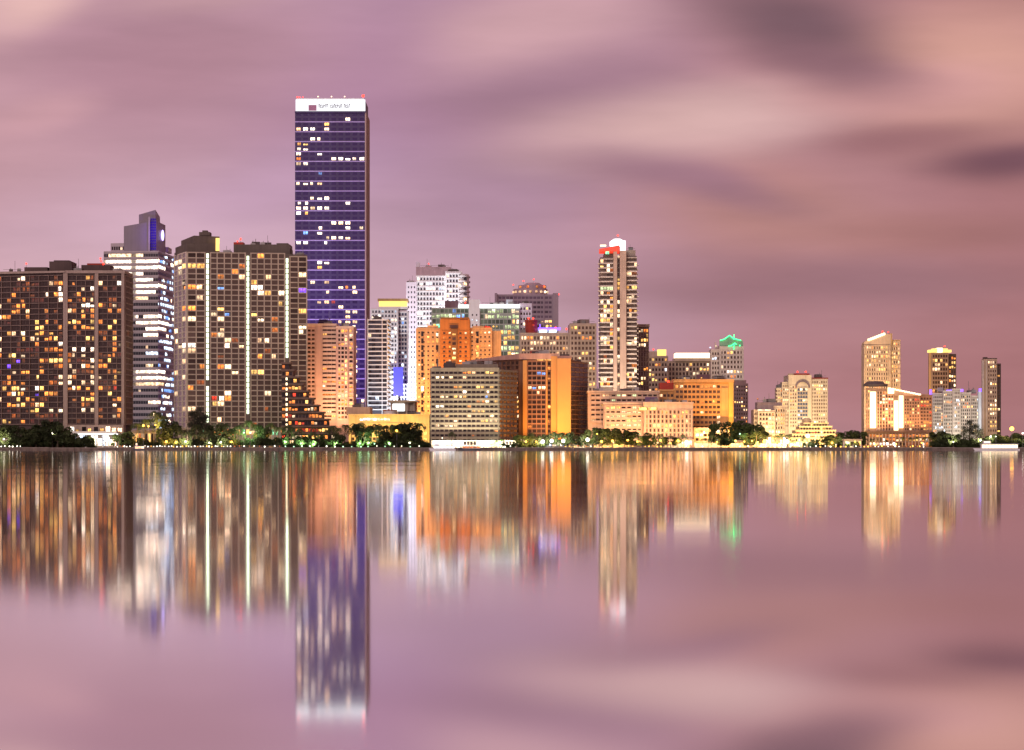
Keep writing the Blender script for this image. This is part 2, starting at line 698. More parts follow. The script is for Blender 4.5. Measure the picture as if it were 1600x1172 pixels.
FLOODS = []
FM = {'at the white towers': 6.2, 'at the violet tower': 0.42, 'at the white-banded office tower': 0.14, 'at the brown tower with orange fins': 1.6, 'at the top of the orange fin wall': 1.5,
      'at the stepped cream building': 1.9, 'at the yellow garage wall': 1.7, 'at the pale peach apartments': 1.7, 'at the ivory condominium': 1.8, 'at the slab-banded glass block': 6.0,
      'at the olive grey block': 3.6, 'at the brown hotel': 0.9, 'at the beige stepped block': 3.5, 'at the arched hotel': 3.0, 'at the low cream block': 3.0, 'at the tan curved tower': 3.0, 'at the slim domed tower': 4.0, 'at the yellow-crowned tower': 3.5, 'at the lone right tower': 2.0}


def flood(px, D, tx, ty, TD, color, watts, angle, where, z=None):
    FLOODS.append((px, D, tx, ty, TD, color, watts, angle, where, z))


def build_floods():
    """unseen floodlights at the foot of the facades, some added only to brighten them: housing, yoke and the lamp itself"""
    by = {}
    for f in sorted(FLOODS, key=lambda f: f[0]):
        by.setdefault(f[8], []).append(f)
    for where, fs in by.items():
        for i, (px, D, tx, ty, TD, color, watts, angle, _, z) in enumerate(fs):
            z = GZ if z is None else z
            loc = Vector((X(px, D), D, z))
            o = mk('floodlight', None, None, loc)
            tag(o, ('%s unseen floodlight aimed up %s' % (ORD[i], where)) if len(fs) > 1 else 'single unseen floodlight aimed up ' + where,
                'floodlight', 'floodlights at the foot of the buildings')
            tgt = Vector((X(tx, TD), TD, Z(ty, TD)))
            lamp = loc + Vector((0, 0, 1.0))
            q = (tgt - lamp).to_track_quat('-Z', 'Y')
            h = mk('housing', cube(M_STEEL), o, (0, 0, 0.8), 0, (0.7, 0.5, 0.35))
            h.rotation_euler = q.to_euler()
            mk('bracket', cube(M_STEEL), o, (0, 0, 0.25), 0, (0.12, 0.12, 0.62))
            l = spot('floodlight_lamp', lamp, tgt, color, watts * FM.get(where, 2.2), angle, o)
            l.location = (tgt - lamp).normalized() * 0.6 + Vector((0, 0, 0.9))


ORD = ['first', 'second', 'third', 'fourth', 'fifth', 'sixth', 'seventh', 'eighth', 'ninth', 'tenth', 'eleventh', 'twelfth',
       'thirteenth', 'fourteenth', 'fifteenth', 'sixteenth', 'seventeenth', 'eighteenth', 'nineteenth', 'twentieth', 'twenty-first',
       'twenty-second', 'twenty-third', 'twenty-fourth', 'twenty-fifth', 'twenty-sixth', 'twenty-seventh', 'twenty-eighth', 'twenty-ninth', 'thirtieth',
       'thirty-first', 'thirty-second', 'thirty-third', 'thirty-fourth', 'thirty-fifth', 'thirty-sixth', 'thirty-seventh', 'thirty-eighth']

# ================================================================== the setting
SHORE = 1500.0


def water_material():
    m, N, L, b = _nt('bay_water')
    N.remove(b)
    g = N.new('ShaderNodeBsdfAnisotropic')
    g.distribution = 'GGX'
    g.inputs['Color'].default_value = (0.96, 0.955, 0.97, 1)
    geo = N.new('ShaderNodeNewGeometry')                  # faint wind patches: parts of the bay are a little rougher
    mp = N.new('ShaderNodeMapping')
    mp.inputs['Scale'].default_value = (0.012, 0.05, 1.0)
    L.new(geo.outputs['Position'], mp.inputs[0])
    nz = N.new('ShaderNodeTexNoise')
    nz.inputs['Scale'].default_value = 1.0
    nz.inputs['Detail'].default_value = 3
    L.new(mp.outputs[0], nz.inputs['Vector'])
    rr = N.new('ShaderNodeMapRange')
    rr.inputs['From Min'].default_value = 0.35
    rr.inputs['From Max'].default_value = 0.65
    rr.inputs['To Min'].default_value = 0.040
    rr.inputs['To Max'].default_value = 0.062
    L.new(nz.outputs[0], rr.inputs[0])
    L.new(rr.outputs[0], g.inputs['Roughness'])
    d = N.new('ShaderNodeBsdfDiffuse')
    d.inputs['Color'].default_value = (0.035, 0.03, 0.045, 1)
    mx = N.new('ShaderNodeMixShader')
    mx.inputs[0].default_value = 0.96
    L.new(d.outputs[0], mx.inputs[1])
    L.new(g.outputs[0], mx.inputs[2])
    L.new(mx.outputs[0], N['Material Output'].inputs['Surface'])
    return m


def build_water():
    """still bay smoothed by the long exposure; the surface is curved, falling towards the camera, to shorten the reflections"""
    K = 1.0 / 6.0
    rows = []
    n = 260
    y0, y1 = 14.0, SHORE
    for i in range(n + 1):
        y = y0 * (y1 / y0) ** (i / n)
        u = HC * (y / SHORE) ** (-K)
        rows.append((y, HC - u))
    yn, zn = rows[0]
    sl = (rows[1][1] - zn) / (rows[1][0] - yn)
    lead = [(-400.0, zn - sl * 14), (-60.0, zn - sl * 14), (0.0, zn - sl * 13)]
    rows = lead + rows
    v, f = [], []
    for y, z in rows:
        v += [(-4000, y, z), (4000, y, z)]
    for i in range(len(rows) - 1):
        f.append((2 * i, 2 * i + 1, 2 * i + 3, 2 * i + 2))
    o = mk('water', mesh('water', v, f, water_material(), True))
    tag(o, kind='structure')


build_water()

M_GROUND = wall('ground_paving', (0.10, 0.09, 0.075), 0.9, 0.4, 0.05)
g = mk('ground', mesh('ground', [(-7000, SHORE, GZ), (7000, SHORE, GZ), (7000, 14000, GZ), (-7000, 14000, GZ)], [(0, 1, 2, 3)], M_GROUND))
tag(g, kind='structure')
M_QUAY = wall('quay_stone', (0.15, 0.115, 0.095), 0.85, 0.5, 0.5)
M_COPE = wall('quay_coping', (0.30, 0.25, 0.21), 0.8, 0.3, 0.5)
sw = mk('seawall', None, None, (0, SHORE, 0))
tag(sw, kind='structure')
rng = random.Random(5)
xx = -330.0
while xx < 330:                     # quay built of long panels, each slightly out of line
    wv = rng.uniform(9, 15)
    hh = GZ + rng.uniform(0.02, 0.22)
    off = rng.uniform(-0.25, 0.1)
    mk('wall_panel', cube(M_QUAY), sw, (xx + wv / 2, off + 0.3, hh / 2 - 0.6), 0, (wv - 0.12, 1.2, hh + 1.2))
    mk('coping', cube(M_COPE), sw, (xx + wv / 2, off + 0.27, hh + 0.13), 0, (wv - 0.18, 1.5, 0.26))
    xx += wv

# ================================================================== buildings, left to right
# ---- dark brown balcony condominium at the far left
BR = wall('brown_concrete', (0.35, 0.27, 0.225))
BRD = wall('brown_dark', (0.085, 0.055, 0.05))
BRS = wall('brown_slab', (0.22, 0.155, 0.13))
D = 1560
b = Building('condominium_tower', 'wide dark brown balcony tower with many amber windows, at the far left', 'building', 100, D, 11)
pol = [E(-40, 1578), E(101, 1560), E(194, 1560), (X(194, 1560), 1592), E(-40, 1612)]
b.prism('wall', pol, GZ - .3, [Z(427, 1578), Z(426, 1560), Z(424, 1560), Z(424, 1560), Z(427, 1578)], BRD)
lp = zpts((0, 380), 3.448, [
    (90, 195), (135, 195, 'W'), (270, 232), (330, 235, 'W'), (395, 228, 'o'), (445, 240), (490, 232, 'W'), (550, 225), (640, 230, 'W'),
    (670, 230, 'o'), (245, 270, 'W'), (295, 270, 'o'), (330, 270, 'W'), (60, 308, 'o'), (135, 308, 'o'), (330, 300, 'W'), (375, 300, 'o'),
    (455, 303, 'o'), (490, 303), (5, 345), (450, 332, 'W'), (490, 332, 'W'), (550, 332, 'o'), (617, 332), (65, 365, 'o'), (140, 368),
    (240, 362, 'o'), (378, 358), (410, 360, 'o'), (455, 362, 'y'), (495, 365, 'o'), (455, 392, 'o'), (495, 392, 'o'), (195, 420, 'y'),
    (240, 420, 'o'), (378, 420, 'y'), (495, 420, 'y'), (550, 420, 'o'), (618, 420, 'y'), (5, 405), (195, 450, 'y'), (235, 455, 'y'),
    (325, 452, 'o'), (410, 447, 'o'), (440, 450, 'o'), (465, 450, 'o'), (495, 450, 'y'), (60, 485, 'y'), (85, 485), (130, 485),
    (190, 480, 'y'), (235, 490, 'o'), (495, 512, 'y'), (620, 480, 'o'), (130, 515, 'y'), (165, 512), (195, 512), (240, 515, 'o'),
    (290, 517, 'y'), (325, 540, 'W'), (5, 515), (615, 510, 'y'), (620, 540, 'o'), (650, 540), (290, 572, 'o'), (325, 572, 'o'),
    (410, 568, 'W'), (455, 572, 'W'), (495, 567, 'W'), (375, 597, 'o'), (410, 597), (455, 600), (55, 600, 'y'), (85, 600, 'y'), (130, 602),
    (5, 572), (235, 628, 'o'), (90, 630, 'v'), (45, 655, 'v'), (495, 627), (545, 627, 'o'), (325, 658, 'o'), (375, 657), (455, 657),
    (490, 657), (65, 687), (130, 687, 'o'), (155, 687, 'o'), (235, 690, 'o'), (410, 685), (190, 714, 'y'), (130, 745, 'o'), (325, 716),
    (372, 715), (495, 716), (545, 714), (617, 716, 'y'), (325, 745), (375, 745), (455, 745), (495, 745), (30, 775, 'y'), (65, 775, 'y'),
    (95, 775, 'y'), (130, 775, 'W'), (195, 773, 'W'), (235, 775, 'y'), (55, 803, 'o'), (85, 803), (130, 803, 'o'), (190, 803, 'v'),
    (290, 805, 'o'), (410, 775), (545, 775, 'o'), (617, 775, 'r'), (5, 830), (410, 832, 'o'), (445, 832, 'y'), (475, 832, 'y'),
    (495, 835, 'y'), (455, 860, 'o'), (45, 860, 'o'), (65, 860, 'o'), (95, 860), (130, 860, 'y'), (195, 862), (235, 862, 'y'), (615, 862),
    (325, 893), (270, 915), (455, 893), (490, 893), (545, 922, 'o'), (610, 920), (130, 950, 'o'), (480, 332, 'W')])
zt, zb = Z(430, D), Z(663, D)
kw = dict(win=(0.82, 0.22, 0.90), gl=G_BROWN, slab=(0.36, 0.9, BRS), p=0.2, pal='ddmmdooy', pts=lp, clump=0.2)
b.face(E(-40, 1578), E(98.5, 1560), zb, zt, 19, 27, pier=(0.3, 0.7, BRS), pier_every=2, **kw)
b.face(E(105.5, 1560), E(148, 1560), zb, zt, 6, 27, pier=(0.3, 0.7, BRS), pier_every=2, **kw)
b.face(E(153.5, 1560), E(190, 1560), zb, zt, 5, 27, pier=(0.3, 0.7, BRS), pier_every=2, **kw)
b.face((X(194, D), 1561), (X(194, D), 1591), zb, zt, 5, 27, win=(0.7, 0.2, 0.85), gl=G_BROWN, slab=(0.6, 1.0, BR), p=0.06, pal='oy', pier=(0.9, 0.7, BR))
for (p0, p1) in ((98.5, 105.5), (148, 153.5), (189.5, 194)):
    b.pbox('fin_wall', p0, p1, 427, None, D - 1.7, 2.2, BR)
b.pbox('parapet', 102, 195, 422.5, 427, D - 1.9, 34, BR)
b.prism('parapet', [E(-40, 1576), E(101.5, 1558), E(101.5, 1566), E(-40, 1584)], Z(429, 1576), [Z(425, 1576), Z(423, 1558)] + [Z(423, 1558), Z(425, 1576)], BR)
b.pbox('plant_room', 38, 74, 417.5, 426, D + 9, 14, BRD)
b.pbox('plant_room', 77, 112, 408.5, 426, D + 6, 18, BRD)
b.pbox('plant_room', 84, 108, 406.8, 408.6, D + 8, 12, BRD)
b.pbox('plant_room', 127, 172, 414, 424, D + 8, 16, BRD)
b.pbox('plant_room', 136, 160, 411.5, 414.2, D + 10, 9, M_RED)  # red light on this box is put into its colour
b.roof(4, 36, 424, D + 14, 16, 4)
b.roof(112, 128, 423, D, 16, 3)
b.roof(172, 192, 423, D, 20, 3)
b.beacon(41, 412, D + 10)
b.beacon(158, 408, D + 12)
b.beacon(161, 412.5, D + 12, size=1.0)
# entrance hall with bright canopy
b.pbox('ground_floor', 106, 193, 664, None, D - 8, 9, BR)
b.front(108, 192, 666, 676, D - 8, 9, 1, win=(0.7, 0.1, 0.9), p=0.6, pal='wyW', gl=G_DARK)
b.pbox('entrance_canopy', 112, 182, 674, 677.5, D - 22, 13, M_WHITE)
b.pbox('lit_soffit', 114, 180, 677.6, 679, D - 21, 11, E_WHITE)
for q in range(8):
    b.pbox('canopy_column', 114 + q * 9.2, 115.2 + q * 9.2, 679, None, D - 21, 0.5, M_WHITE)
b.front(113, 182, 680, 697, D - 8.1, 12, 1, win=(0.86, 0.02, 0.98), p=1.0, pal='WWc')
b.finish()

# ---- office tower with white-lit floor bands and chamfered top
GM = wall('grey_metal_cladding', (0.46, 0.40, 0.42), 0.45, 0.12)
GMD = wall('grey_metal_dark', (0.24, 0.20, 0.24), 0.4, 0.12)
GMB = wall('pale_metal_cladding', (0.62, 0.60, 0.70), 0.4, 0.1)
D = 1750
b = Building('office_tower', 'grey office tower with white floor bands, stepped top and blue logo', 'building', 215, D, 22)
c0, c1, c2 = E(162, D + 4), E(247, D), E(272, D + 55)
b.prism('wall', [c0, c1, c2, E(268, D + 80), E(168, D + 80)], GZ - .3, [Z(392, D)] * 2 + [Z(397, D + 30)] * 2 + [Z(392, D)], GM)
b.prism('upper_tier', [E(173, D + 12), E(196, D + 10), E(196, D + 50), E(174, D + 50)], Z(394, D), Z(378, D), GM)
b.prism('tapered_tier', [E(193.5, D + 8), E(244, D + 5), E(258.5, D + 34), E(256, D + 70), E(198, D + 70)], Z(393, D),
        [Z(352, D), Z(344, D), Z(352, D + 34), Z(352, D + 40), Z(352, D + 40)], GMD)
b.prism('top_tier', [E(217, D + 12), E(243, D + 9), E(250, D + 26), E(248, D + 48), E(219, D + 48)], Z(352, D),
        [Z(333, D), Z(326, D), Z(334, D), Z(335, D), Z(335, D)], GMD)
b.prism('corner_fin', [E(232, D + 3.5), E(234, D + 3.2), E(234, D + 8), E(232, D + 8)], Z(392, D), Z(338, D), GM)
b.face(E(235, D + 5.0), E(244, D + 4.6), Z(390, D), Z(340, D), 3, 12, win=(0.85, 0.1, 0.9), gl=glass('glass_blue_lit', (0.05, 0.02, 0.35)), p=0)  # blue light on these faces is put into the pane colour
zr = lambda rs: [(i[0] / 3.448, i[1] / 3.448, 380 + i[2] / 3.448 - 3.4, 380 + i[2] / 3.448 + 3.4, i[3] if len(i) > 3 else 'W', 1.0) for i in rs]
rects = zr([(590, 775, 57, 'w'), (555, 855, 95), (590, 930, 128), (690, 775, 158), (705, 825, 192), (705, 905, 228), (705, 840, 260), (720, 795, 298, 'w'),
            (720, 745, 400), (775, 870, 400), (735, 905, 437), (785, 895, 470), (770, 855, 505), (705, 855, 540), (705, 805, 575), (780, 845, 605, 'c'),
            (705, 805, 640), (700, 940, 685), (700, 940, 718), (720, 895, 750, 'w'), (880, 940, 795, 'b'), (800, 862, 865), (850, 940, 340, 'c'), (880, 940, 560, 'c')])
b.face(c0, c1, Z(672, D), Z(394, D), 22, 29, win=(0.92, 0.26, 0.76), gl=G_GREY, slab=(0.5, 0.35, GM), p=0.03, pal='ww', rects=rects, clump=0.3)
b.face(c1, c2, Z(672, D), Z(397, D + 26), 14, 29, win=(0.9, 0.26, 0.76), gl=G_BLUE, slab=(0.5, 0.35, GMB), p=0.3, pal='cccWb', rects=rects)
b.face(E(174, D + 11.9), E(195, D + 9.9), Z(391, D), Z(380, D), 6, 1, win=(0.7, 0.2, 0.7), p=0.2, pal='w')
b.add('logo_sign', ball(E_LOGO, 14), (X(254, D + 20), D + 20.5, Z(364, D)), 1.2, (1.7, 0.5, 3.3))
b.pbox('side_parapet', 258, 263, 386, 394, D + 36, 18, GM)
b.beacon(157, 404, D + 5, size=0.9)
lq = (X(253, D + 8), D - 10, Z(362, D))                  # unseen spot added to tint the glazing beside the sign
ll = spot('added_logo_spot', lq, (X(246, D), D + 12, Z(366, D)), (0.25, 0.12, 1.0), 11000, 100, b.o)
ll.location = Vector(lq) - b.base
b.finish()
for q in (215, 240):
    flood(q, D - 34, q + 3, 560, D, (0.93, 0.94, 1.0), 60000, 100, 'at the white-banded office tower')

# ---- condominium with three vertical strips of light
OL = wall('olive_concrete', (0.48, 0.40, 0.31))
OLD = wall('olive_dark', (0.125, 0.10, 0.082))
PAL = wall('pale_mullion', (0.78, 0.68, 0.56), 0.6)
D = 1580
b = Building('condominium_tower', 'grid-fronted olive tower with three vertical strips of white light', 'building', 380, D, 33)
c0, c1, c2 = E(272.5, 1612), E(291.5, 1580), E(480, 1592)
b.prism('wall', [c0, c1, c2, E(478, 1630), E(278, 1640)], GZ - .3, [Z(392, 1595)] + [Z(392, 1580), Z(398, 1592)] + [Z(398, 1592)] * 2, OLD)
lp = zpts((260, 330), 3.004, [
    (112, 250, 'y'), (155, 250, 'y'), (345, 260, 'o'), (307, 283, 'o'), (270, 303, 'o'), (343, 308), (120, 368, 'o'), (155, 368), (150, 395),
    (267, 353, 'b'), (420, 335, 'y'), (420, 360, 'W'), (455, 362, 'W'), (455, 384, 'W'), (490, 386, 'y'), (528, 388), (490, 318), (455, 222, 'o'),
    (637, 300), (637, 370, 'v'), (270, 448, 'y'), (305, 472, 'b'), (267, 495, 'v'), (267, 515), (267, 545), (455, 500), (412, 475, 'y'),
    (525, 435, 'y'), (112, 463, 'o'), (112, 512), (230, 587, 'o'), (267, 590), (303, 612), (303, 640, 'W'), (342, 638), (455, 618), (490, 618),
    (493, 570, 'o'), (112, 632, 'W'), (112, 655), (75, 632), (303, 735), (265, 735, 'o'), (455, 690, 'o'), (420, 760, 'y'), (452, 760, 'y'),
    (303, 850), (267, 875), (235, 873, 'r'), (267, 895), (303, 875, 'o'), (265, 970), (112, 918), (510, 692), (637, 530), (637, 555), (490, 852),
    (637, 462, 'y')])


def twin_pt(px):
    """plan point on the main front (straight line from c1 to c2) seen at px"""
    t_ = (px - 291.5) / (480 - 291.5)
    dd = 1580 + 12 * t_
    return E(px, dd)


kw = dict(gl=glass('glass_tobacco', (0.085, 0.06, 0.05)), p=0.05, pal='owydddm', pts=lp, clump=0.1)
zb = Z(668, D)
b.face(c0, c1, zb, Z(394, D), 3, 33, win=(0.9, 0.08, 0.92), pier=(1.6, 0.35, PAL), slab=(0.55, 0.3, PAL), **dict(kw, p=0.10, pal='www'))
for (p0, p1, n) in ((292, 321, 2), (328, 384, 5), (391, 445.5, 5), (452, 480, 2)):
    b.face(twin_pt(p0), twin_pt(p1), zb, Z(394.5 if p0 < 400 else 399, D), n, 33, win=(0.94, 0.08, 0.92), pier=(0.62, 0.55, OL), slab=(0.6, 0.45, OL), **kw)
for (p0, top, bot) in ((324.5, 396, 662), (387.5, 399, 655), (448.7, 402, 562)):
    q = twin_pt(p0)
    b.box('strip_backing', q[0] - 1.1, q[0] + 1.1, q[1] - 0.55, q[1] + 0.3, zb, Z(top - 3, D), OLD)
    n = int((bot - top) / 8.3)
    for i in range(n):
        if (p0 < 330 and i in (24,)):
            continue
        py = top + i * 8.3
        b.box('light_strip', q[0] - 0.62, q[0] + 0.62, q[1] - 0.85, q[1] - 0.56, Z(py + 6.7, D), Z(py, D), E_STRIP)
b.prism('penthouse', [E(274, 1606), E(292, 1586), E(343, 1590), E(343, 1615), E(280, 1625)], Z(394, D), [Z(382, D), Z(379, D), Z(379, D), Z(379, D), Z(382, D)], OLD)
b.prism('penthouse', [E(283, 1606), E(303, 1590), E(343, 1593), E(343, 1612), E(290, 1620)], Z(380, D), [Z(371, D), Z(366, D), Z(367, D), Z(367, D), Z(370, D)], OLD)
b.pbox('lift_housing', 311, 328, 362.5, 368, D + 18, 9, OLD)
b.pbox('lift_housing', 316, 324, 360, 363, D + 19, 5, OLD)
b.pbox('lit_stair', 337, 342.5, 372, 392, D + 9, 2, E_GOLD)
b.pbox('penthouse', 365, 453, 382, 399, D + 16, 18, OLD)
b.pbox('penthouse', 365, 380, 378.5, 382.2, D + 17, 10, M_RED)
b.pbox('lift_housing', 432, 450, 380, 382.2, D + 18, 9, OLD)
b.pbox('lift_housing', 451, 456, 390, 399, D + 18, 8, OLD)
b.roof(344, 364, 395, D + 6, 20, 4)
b.roof(456, 478, 399, D + 12, 20, 4)
b.roof(384, 430, 382, D + 16, 14, 5, False)
b.beacon(371, 377, D + 18)
b.beacon(376, 373.5, D + 18, size=0.9)
b.pbox('podium', 276, 446, 668, None, D - 10, 14, OL)
b.front(278, 444, 670, 682, D - 10, 22, 1, win=(0.7, 0.2, 0.9), p=0.35, pal='wyog')
b.finish()

# ---- tall violet glass tower with white crown sign
VS = wall('violet_spandrel', (0.50, 0.40, 0.74), 0.5, 0.1)  # the tower's violet LED light partly put into spandrel and mullion colours
VM = wall('violet_mullion', (0.062, 0.040, 0.125), 0.5, 0.1)
VG = wall('beige_corner', (0.50, 0.37, 0.30), 0.6, 0.1)
D = 2000
b = Building('glass_tower', 'tallest tower, violet glass with a glowing white crown sign', 'building', 516, D, 44)
b.pbox('wall', 461, 571, 174, None, D, 54, VM)
cxs = [100, 140, 180, 218, 258, 300, 338, 376, 418, 460]
rowsl = [(205, '7w'), (240, '4y'), (272, '0o1w2w4w'), (326, '2w3w'), (358, '0y1y'), (388, '0W1W'), (413, '0w3w'), (440, '5w6w7w8w9w'), (475, '0o1w'), (528, '3b'),
         (594, '1w2w0o'), (680, '2w3w4w'), (708, '0w1w7w'), (740, '0w1w2o3w4w'), (768, '0w1y'), (826, '5w7w'), (855, '3w7w9o'), (885, '3w1b'),
         (913, '5w6w7o4o'), (945, '0W1W4W'), (1060, '3w4w'), (1090, '3y')]
lp = []
for (zy, cs) in rowsl:
    for i in range(0, len(cs), 2):
        lp.append((440 + cxs[int(cs[i])] / 3.78, 130 + zy / 3.78, {'o': 'w', 'w': 'W'}.get(cs[i + 1], cs[i + 1])))
lp += zpts((440, 420), 3.908, [(178, 85), (262, 85), (345, 113), (425, 113, 'o'), (468, 113), (262, 140), (468, 140), (220, 197), (262, 197), (320, 197, 'r'), (345, 225),
                               (385, 250), (468, 250), (385, 285), (345, 313), (385, 313), (468, 313), (468, 340), (468, 395), (468, 480), (468, 505), (468, 605, 'W'),
                               (468, 680, 'W'), (468, 790, 'W'), (445, 560), (445, 640)])
rows = int((690 - 175) / 7.72)
b.face(E(461, D), E(571, D), Z(175 + rows * 7.72, D), Z(175, D), 10, rows, win=(0.66, 0.24, 0.80), gl=G_VIOLET, pier=(0.35, 0.12, VM), slab=(0.7, 0.22, VS),
       slab_every=2, p=0.012, pal='wwo', pts=lp, clump=0.0)
b.face((X(571, D), D + 0.5), (X(571, D), D + 53), Z(175 + rows * 7.72, D), Z(175, D), 6, rows // 2, win=(0.5, 0.3, 0.8), gl=G_BROWN, pier=(3.0, 0.4, VG), p=0.05, pal='o')
b.pbox('corner_pier', 570.2, 572.2, 175, None, D - 0.5, 3, VG)
crown_o = b.pbox('crown', 462, 570.5, 155.5, 174, D - 0.8, 2.4, E_CROWN)
b.pbox('crown_storey', 462.5, 570, 155.7, 174, D + 1.7, 46, VM)
b.pbox('crown_base', 460.5, 571.5, 173.6, 176.2, D - 1.0, 53, VM)
b.pbox('parapet', 463, 569, 153.6, 155.6, D + 2, 46, M_WHITE)
LOGO = wall('sign_logo_grey_rose', (0.45, 0.22, 0.33), 0.6, 0.05)
INK = wall('sign_letter_grey', (0.22, 0.22, 0.25), 0.6, 0.05)
under(b.pbox('sign_logo', 482, 494.6, 164, 173, D - 1.15, 0.3, LOGO), crown_o)


def strokes(px, kind, w=1.55):
    """one sign letter as a few bars (the lettering is too small in the picture to read)"""
    h0, h1 = 162.6, 168.4
    w = 2.15
    bars = [[(0, 0.7, h0, h1), (0.7, w, h0, h0 + 1.4), (w - 0.7, w, h0 + 1.4, h1)],
            [(0, 0.7, h0, h1), (0.7, w, h1 - 1.4, h1), (w - 0.7, w, h0 + 1.6, h1 - 1.4)],
            [(0, w, h0, h0 + 1.4), (0.7, 1.4, h0 + 1.4, h1)],
            [(0, 0.8, h0, h1), (0.8, w, h0 + 1.8, h0 + 3.4)],
            [(0, w, h0 + 1.0, h0 + 2.4), (0, 0.8, h0 + 2.4, h1), (0.8, w, h1 - 1.4, h1)]][kind]
    for (a0, a1, q0, q1) in bars:
        under(b.pbox('letter_stroke', px + a0, px + a1, q0, q1, D - 1.1, 0.25, INK), crown_o)


px = 497.6
for wrd in ((0, 4, 1, 3, 0, 2), (4, 1, 0, 4, 3, 1, 0), (0, 4, 1, 2)):
    for k in wrd:
        strokes(px, k)
        px += 2.65
    px += 2.6
for (q, s_) in ((464.5, .8), (468, .7), (473, .6)):
    b.beacon(q, 152, D + 3, size=s_, pole=3)
b.beacon(567.5, 149.8, D + 3, size=1.5, pole=5)
for (q, w_) in ((462, 520000), (490, 420000), (545, 160000)):
    flood(q, D - 80, q - 4, 440, D, (0.42, 0.24, 1.0), w_, 100, 'at the violet tower')  # unseen lamps added in place of the tower's own LED lighting
for q in (497, 518, 538.5):
    b.beacon(q, 151, D + 8, mat=E_WARM, size=0.7, pole=4)
b.finish()

# ---- terraced brown building stepping down to the right
TB = wall('terrace_brown', (0.16, 0.10, 0.08))
TBD = wall('terrace_dark', (0.05, 0.035, 0.035))
D = 1548
b = Building('terraced_apartments', 'dark brown apartment terraces stepping down before the light-strip tower', 'building', 470, D, 55)
steps = [(430, 452, 566), (430, 458, 577), (430, 465, 588), (430, 472, 599), (430, 480, 610), (430, 488, 621), (430, 496, 632), (430, 504, 643), (430, 512, 654), (430, 519, 665), (430, 524, 676)]
for i, (p0, p1, top) in enumerate(steps):
    bot = top + 11
    b.pbox('terrace_storey', p0 + 10, p1, top + 2.5, bot, D + 10 - i * 0.6, 16, TB if i % 2 else TBD)
    b.pbox('terrace_slab', p0 + 9, p1 + 2, top, top + 2.6, D + 8.6 - i * 0.6, 18, TB)
    x0 = p0 + 10.6
    b.front(x0, p1 - 1, top + 3.5, bot - 0.8, D + 9.9 - i * 0.6, max(2, int((p1 - x0) / 5)), 1, win=(0.78, 0.1, 0.85), gl=G_DARK, p=0.34, pal='oooywr')
for i in range(11):
    b.pbox('stair_light', 446.5, 449, 590 + i * 8, 594 + i * 8, D - 1, 0.6, E_WARM)
b.pbox('podium', 440, 527, 687, None, D - 4, 20, TBD)
b.front(442, 525, 688, 694, D - 4, 18, 1, win=(0.7, 0.1, 0.9), p=0.5, pal='oyw')
b.finish()

# ---- pink and orange condominium
PK = wall('pink_render', (0.66, 0.47, 0.42))
PKL = wall('pale_pink_slab', (0.72, 0.56, 0.48))
D = 1620
b = Building('condominium_tower', 'pink rendered tower with amber-lit corner balconies at the foot of the violet tower', 'building', 518, D, 66)
b.pbox('wall', 479, 526, 508, None, D, 26, PK)
b.pbox('wall', 525.5, 552.5, 512, None, D - 3, 28, PK)
b.pbox('cornice', 478, 526, 505.5, 509, D - 0.8, 27, PKL)
b.pbox('cornice', 525, 553, 509.5, 513, D - 4, 29, PKL)
b.pbox('plant_room', 498, 511, 499, 506, D + 8, 8, VM)
b.front(480, 492.5, 513, 640, D, 2, 19, win=(0.72, 0.25, 0.72), gl=G_BROWN, p=0.06, pal='wy', slab=(0.5, 0.2, PK))
b.front(504, 525, 513, 654, D, 3, 21, win=(0.92, 0.22, 0.80), gl=G_BROWN, p=0.14, pal='yoow', slab=(1.15, 0.9, PKL), rail=(0.3, PK))
b.front(527, 544, 514, 655, D - 3, 3, 21, win=(0.82, 0.14, 0.80), gl=G_BROWN, p=0.42, pal='yoywo', slab=(0.8, 0.8, PKL), pier=(0.6, 0.9, PK))
b.front(545, 552, 514, 655, D - 3, 1, 21, win=(0.7, 0.2, 0.75), gl=G_BROWN, p=0.45, pal='oyw', slab=(0.8, 0.5, PKL))
b.roof(482, 524, 505.5, D, 22, 5)
b.roof(527, 551, 509.5, D - 3, 22, 4)
b.pbox('bay_wall', 493, 503.5, 507, None, D - 0.5, 2, PK)
b.finish()
for q in (500, 520, 540):
    flood(q, D - 32, q + 2, 590, D, (1, 0.50, 0.24), 26000, 80, 'at the pink tower')

# ---- grey slab-banded glass block
D = 1700
WS = wall('white_slab', (0.78, 0.78, 0.80), 0.6, 0.08)
b = Building('apartment_block', 'narrow dark glass block banded with thin white slabs, beside the violet tower', 'building', 590, D, 77)
b.pbox('wall', 574, 605, 499, None, D, 40, glass('block_glass', (0.07, 0.07, 0.09)))
b.front(574.5, 604.5, 500, 640, D, 5, 20, win=(0.9, 0.2, 0.85), gl=G_GREY, p=0.05, pal='wc', slab=(0.65, 1.0, WS))
b.face((X(605, D), D), (X(605, D), D + 40), Z(640, D), Z(500, D), 5, 20, win=(0.8, 0.2, 0.8), gl=G_GREY, p=0.1, pal='cw', slab=(0.6, 0.7, WS))
for q in (574.2, 596.5, 604.4):
    b.pbox('column', q, q + 1.1, 498, None, D - 1.25, 0.7, WS)
b.roof(576, 603, 499, D, 24, 4)
b.beacon(582, 496, D + 3, mat=E_WARM)
b.finish()
flood(590, 1668, 592, 590, D, (0.86, 0.93, 1.0), 16000, 80, 'at the slab-banded glass block')

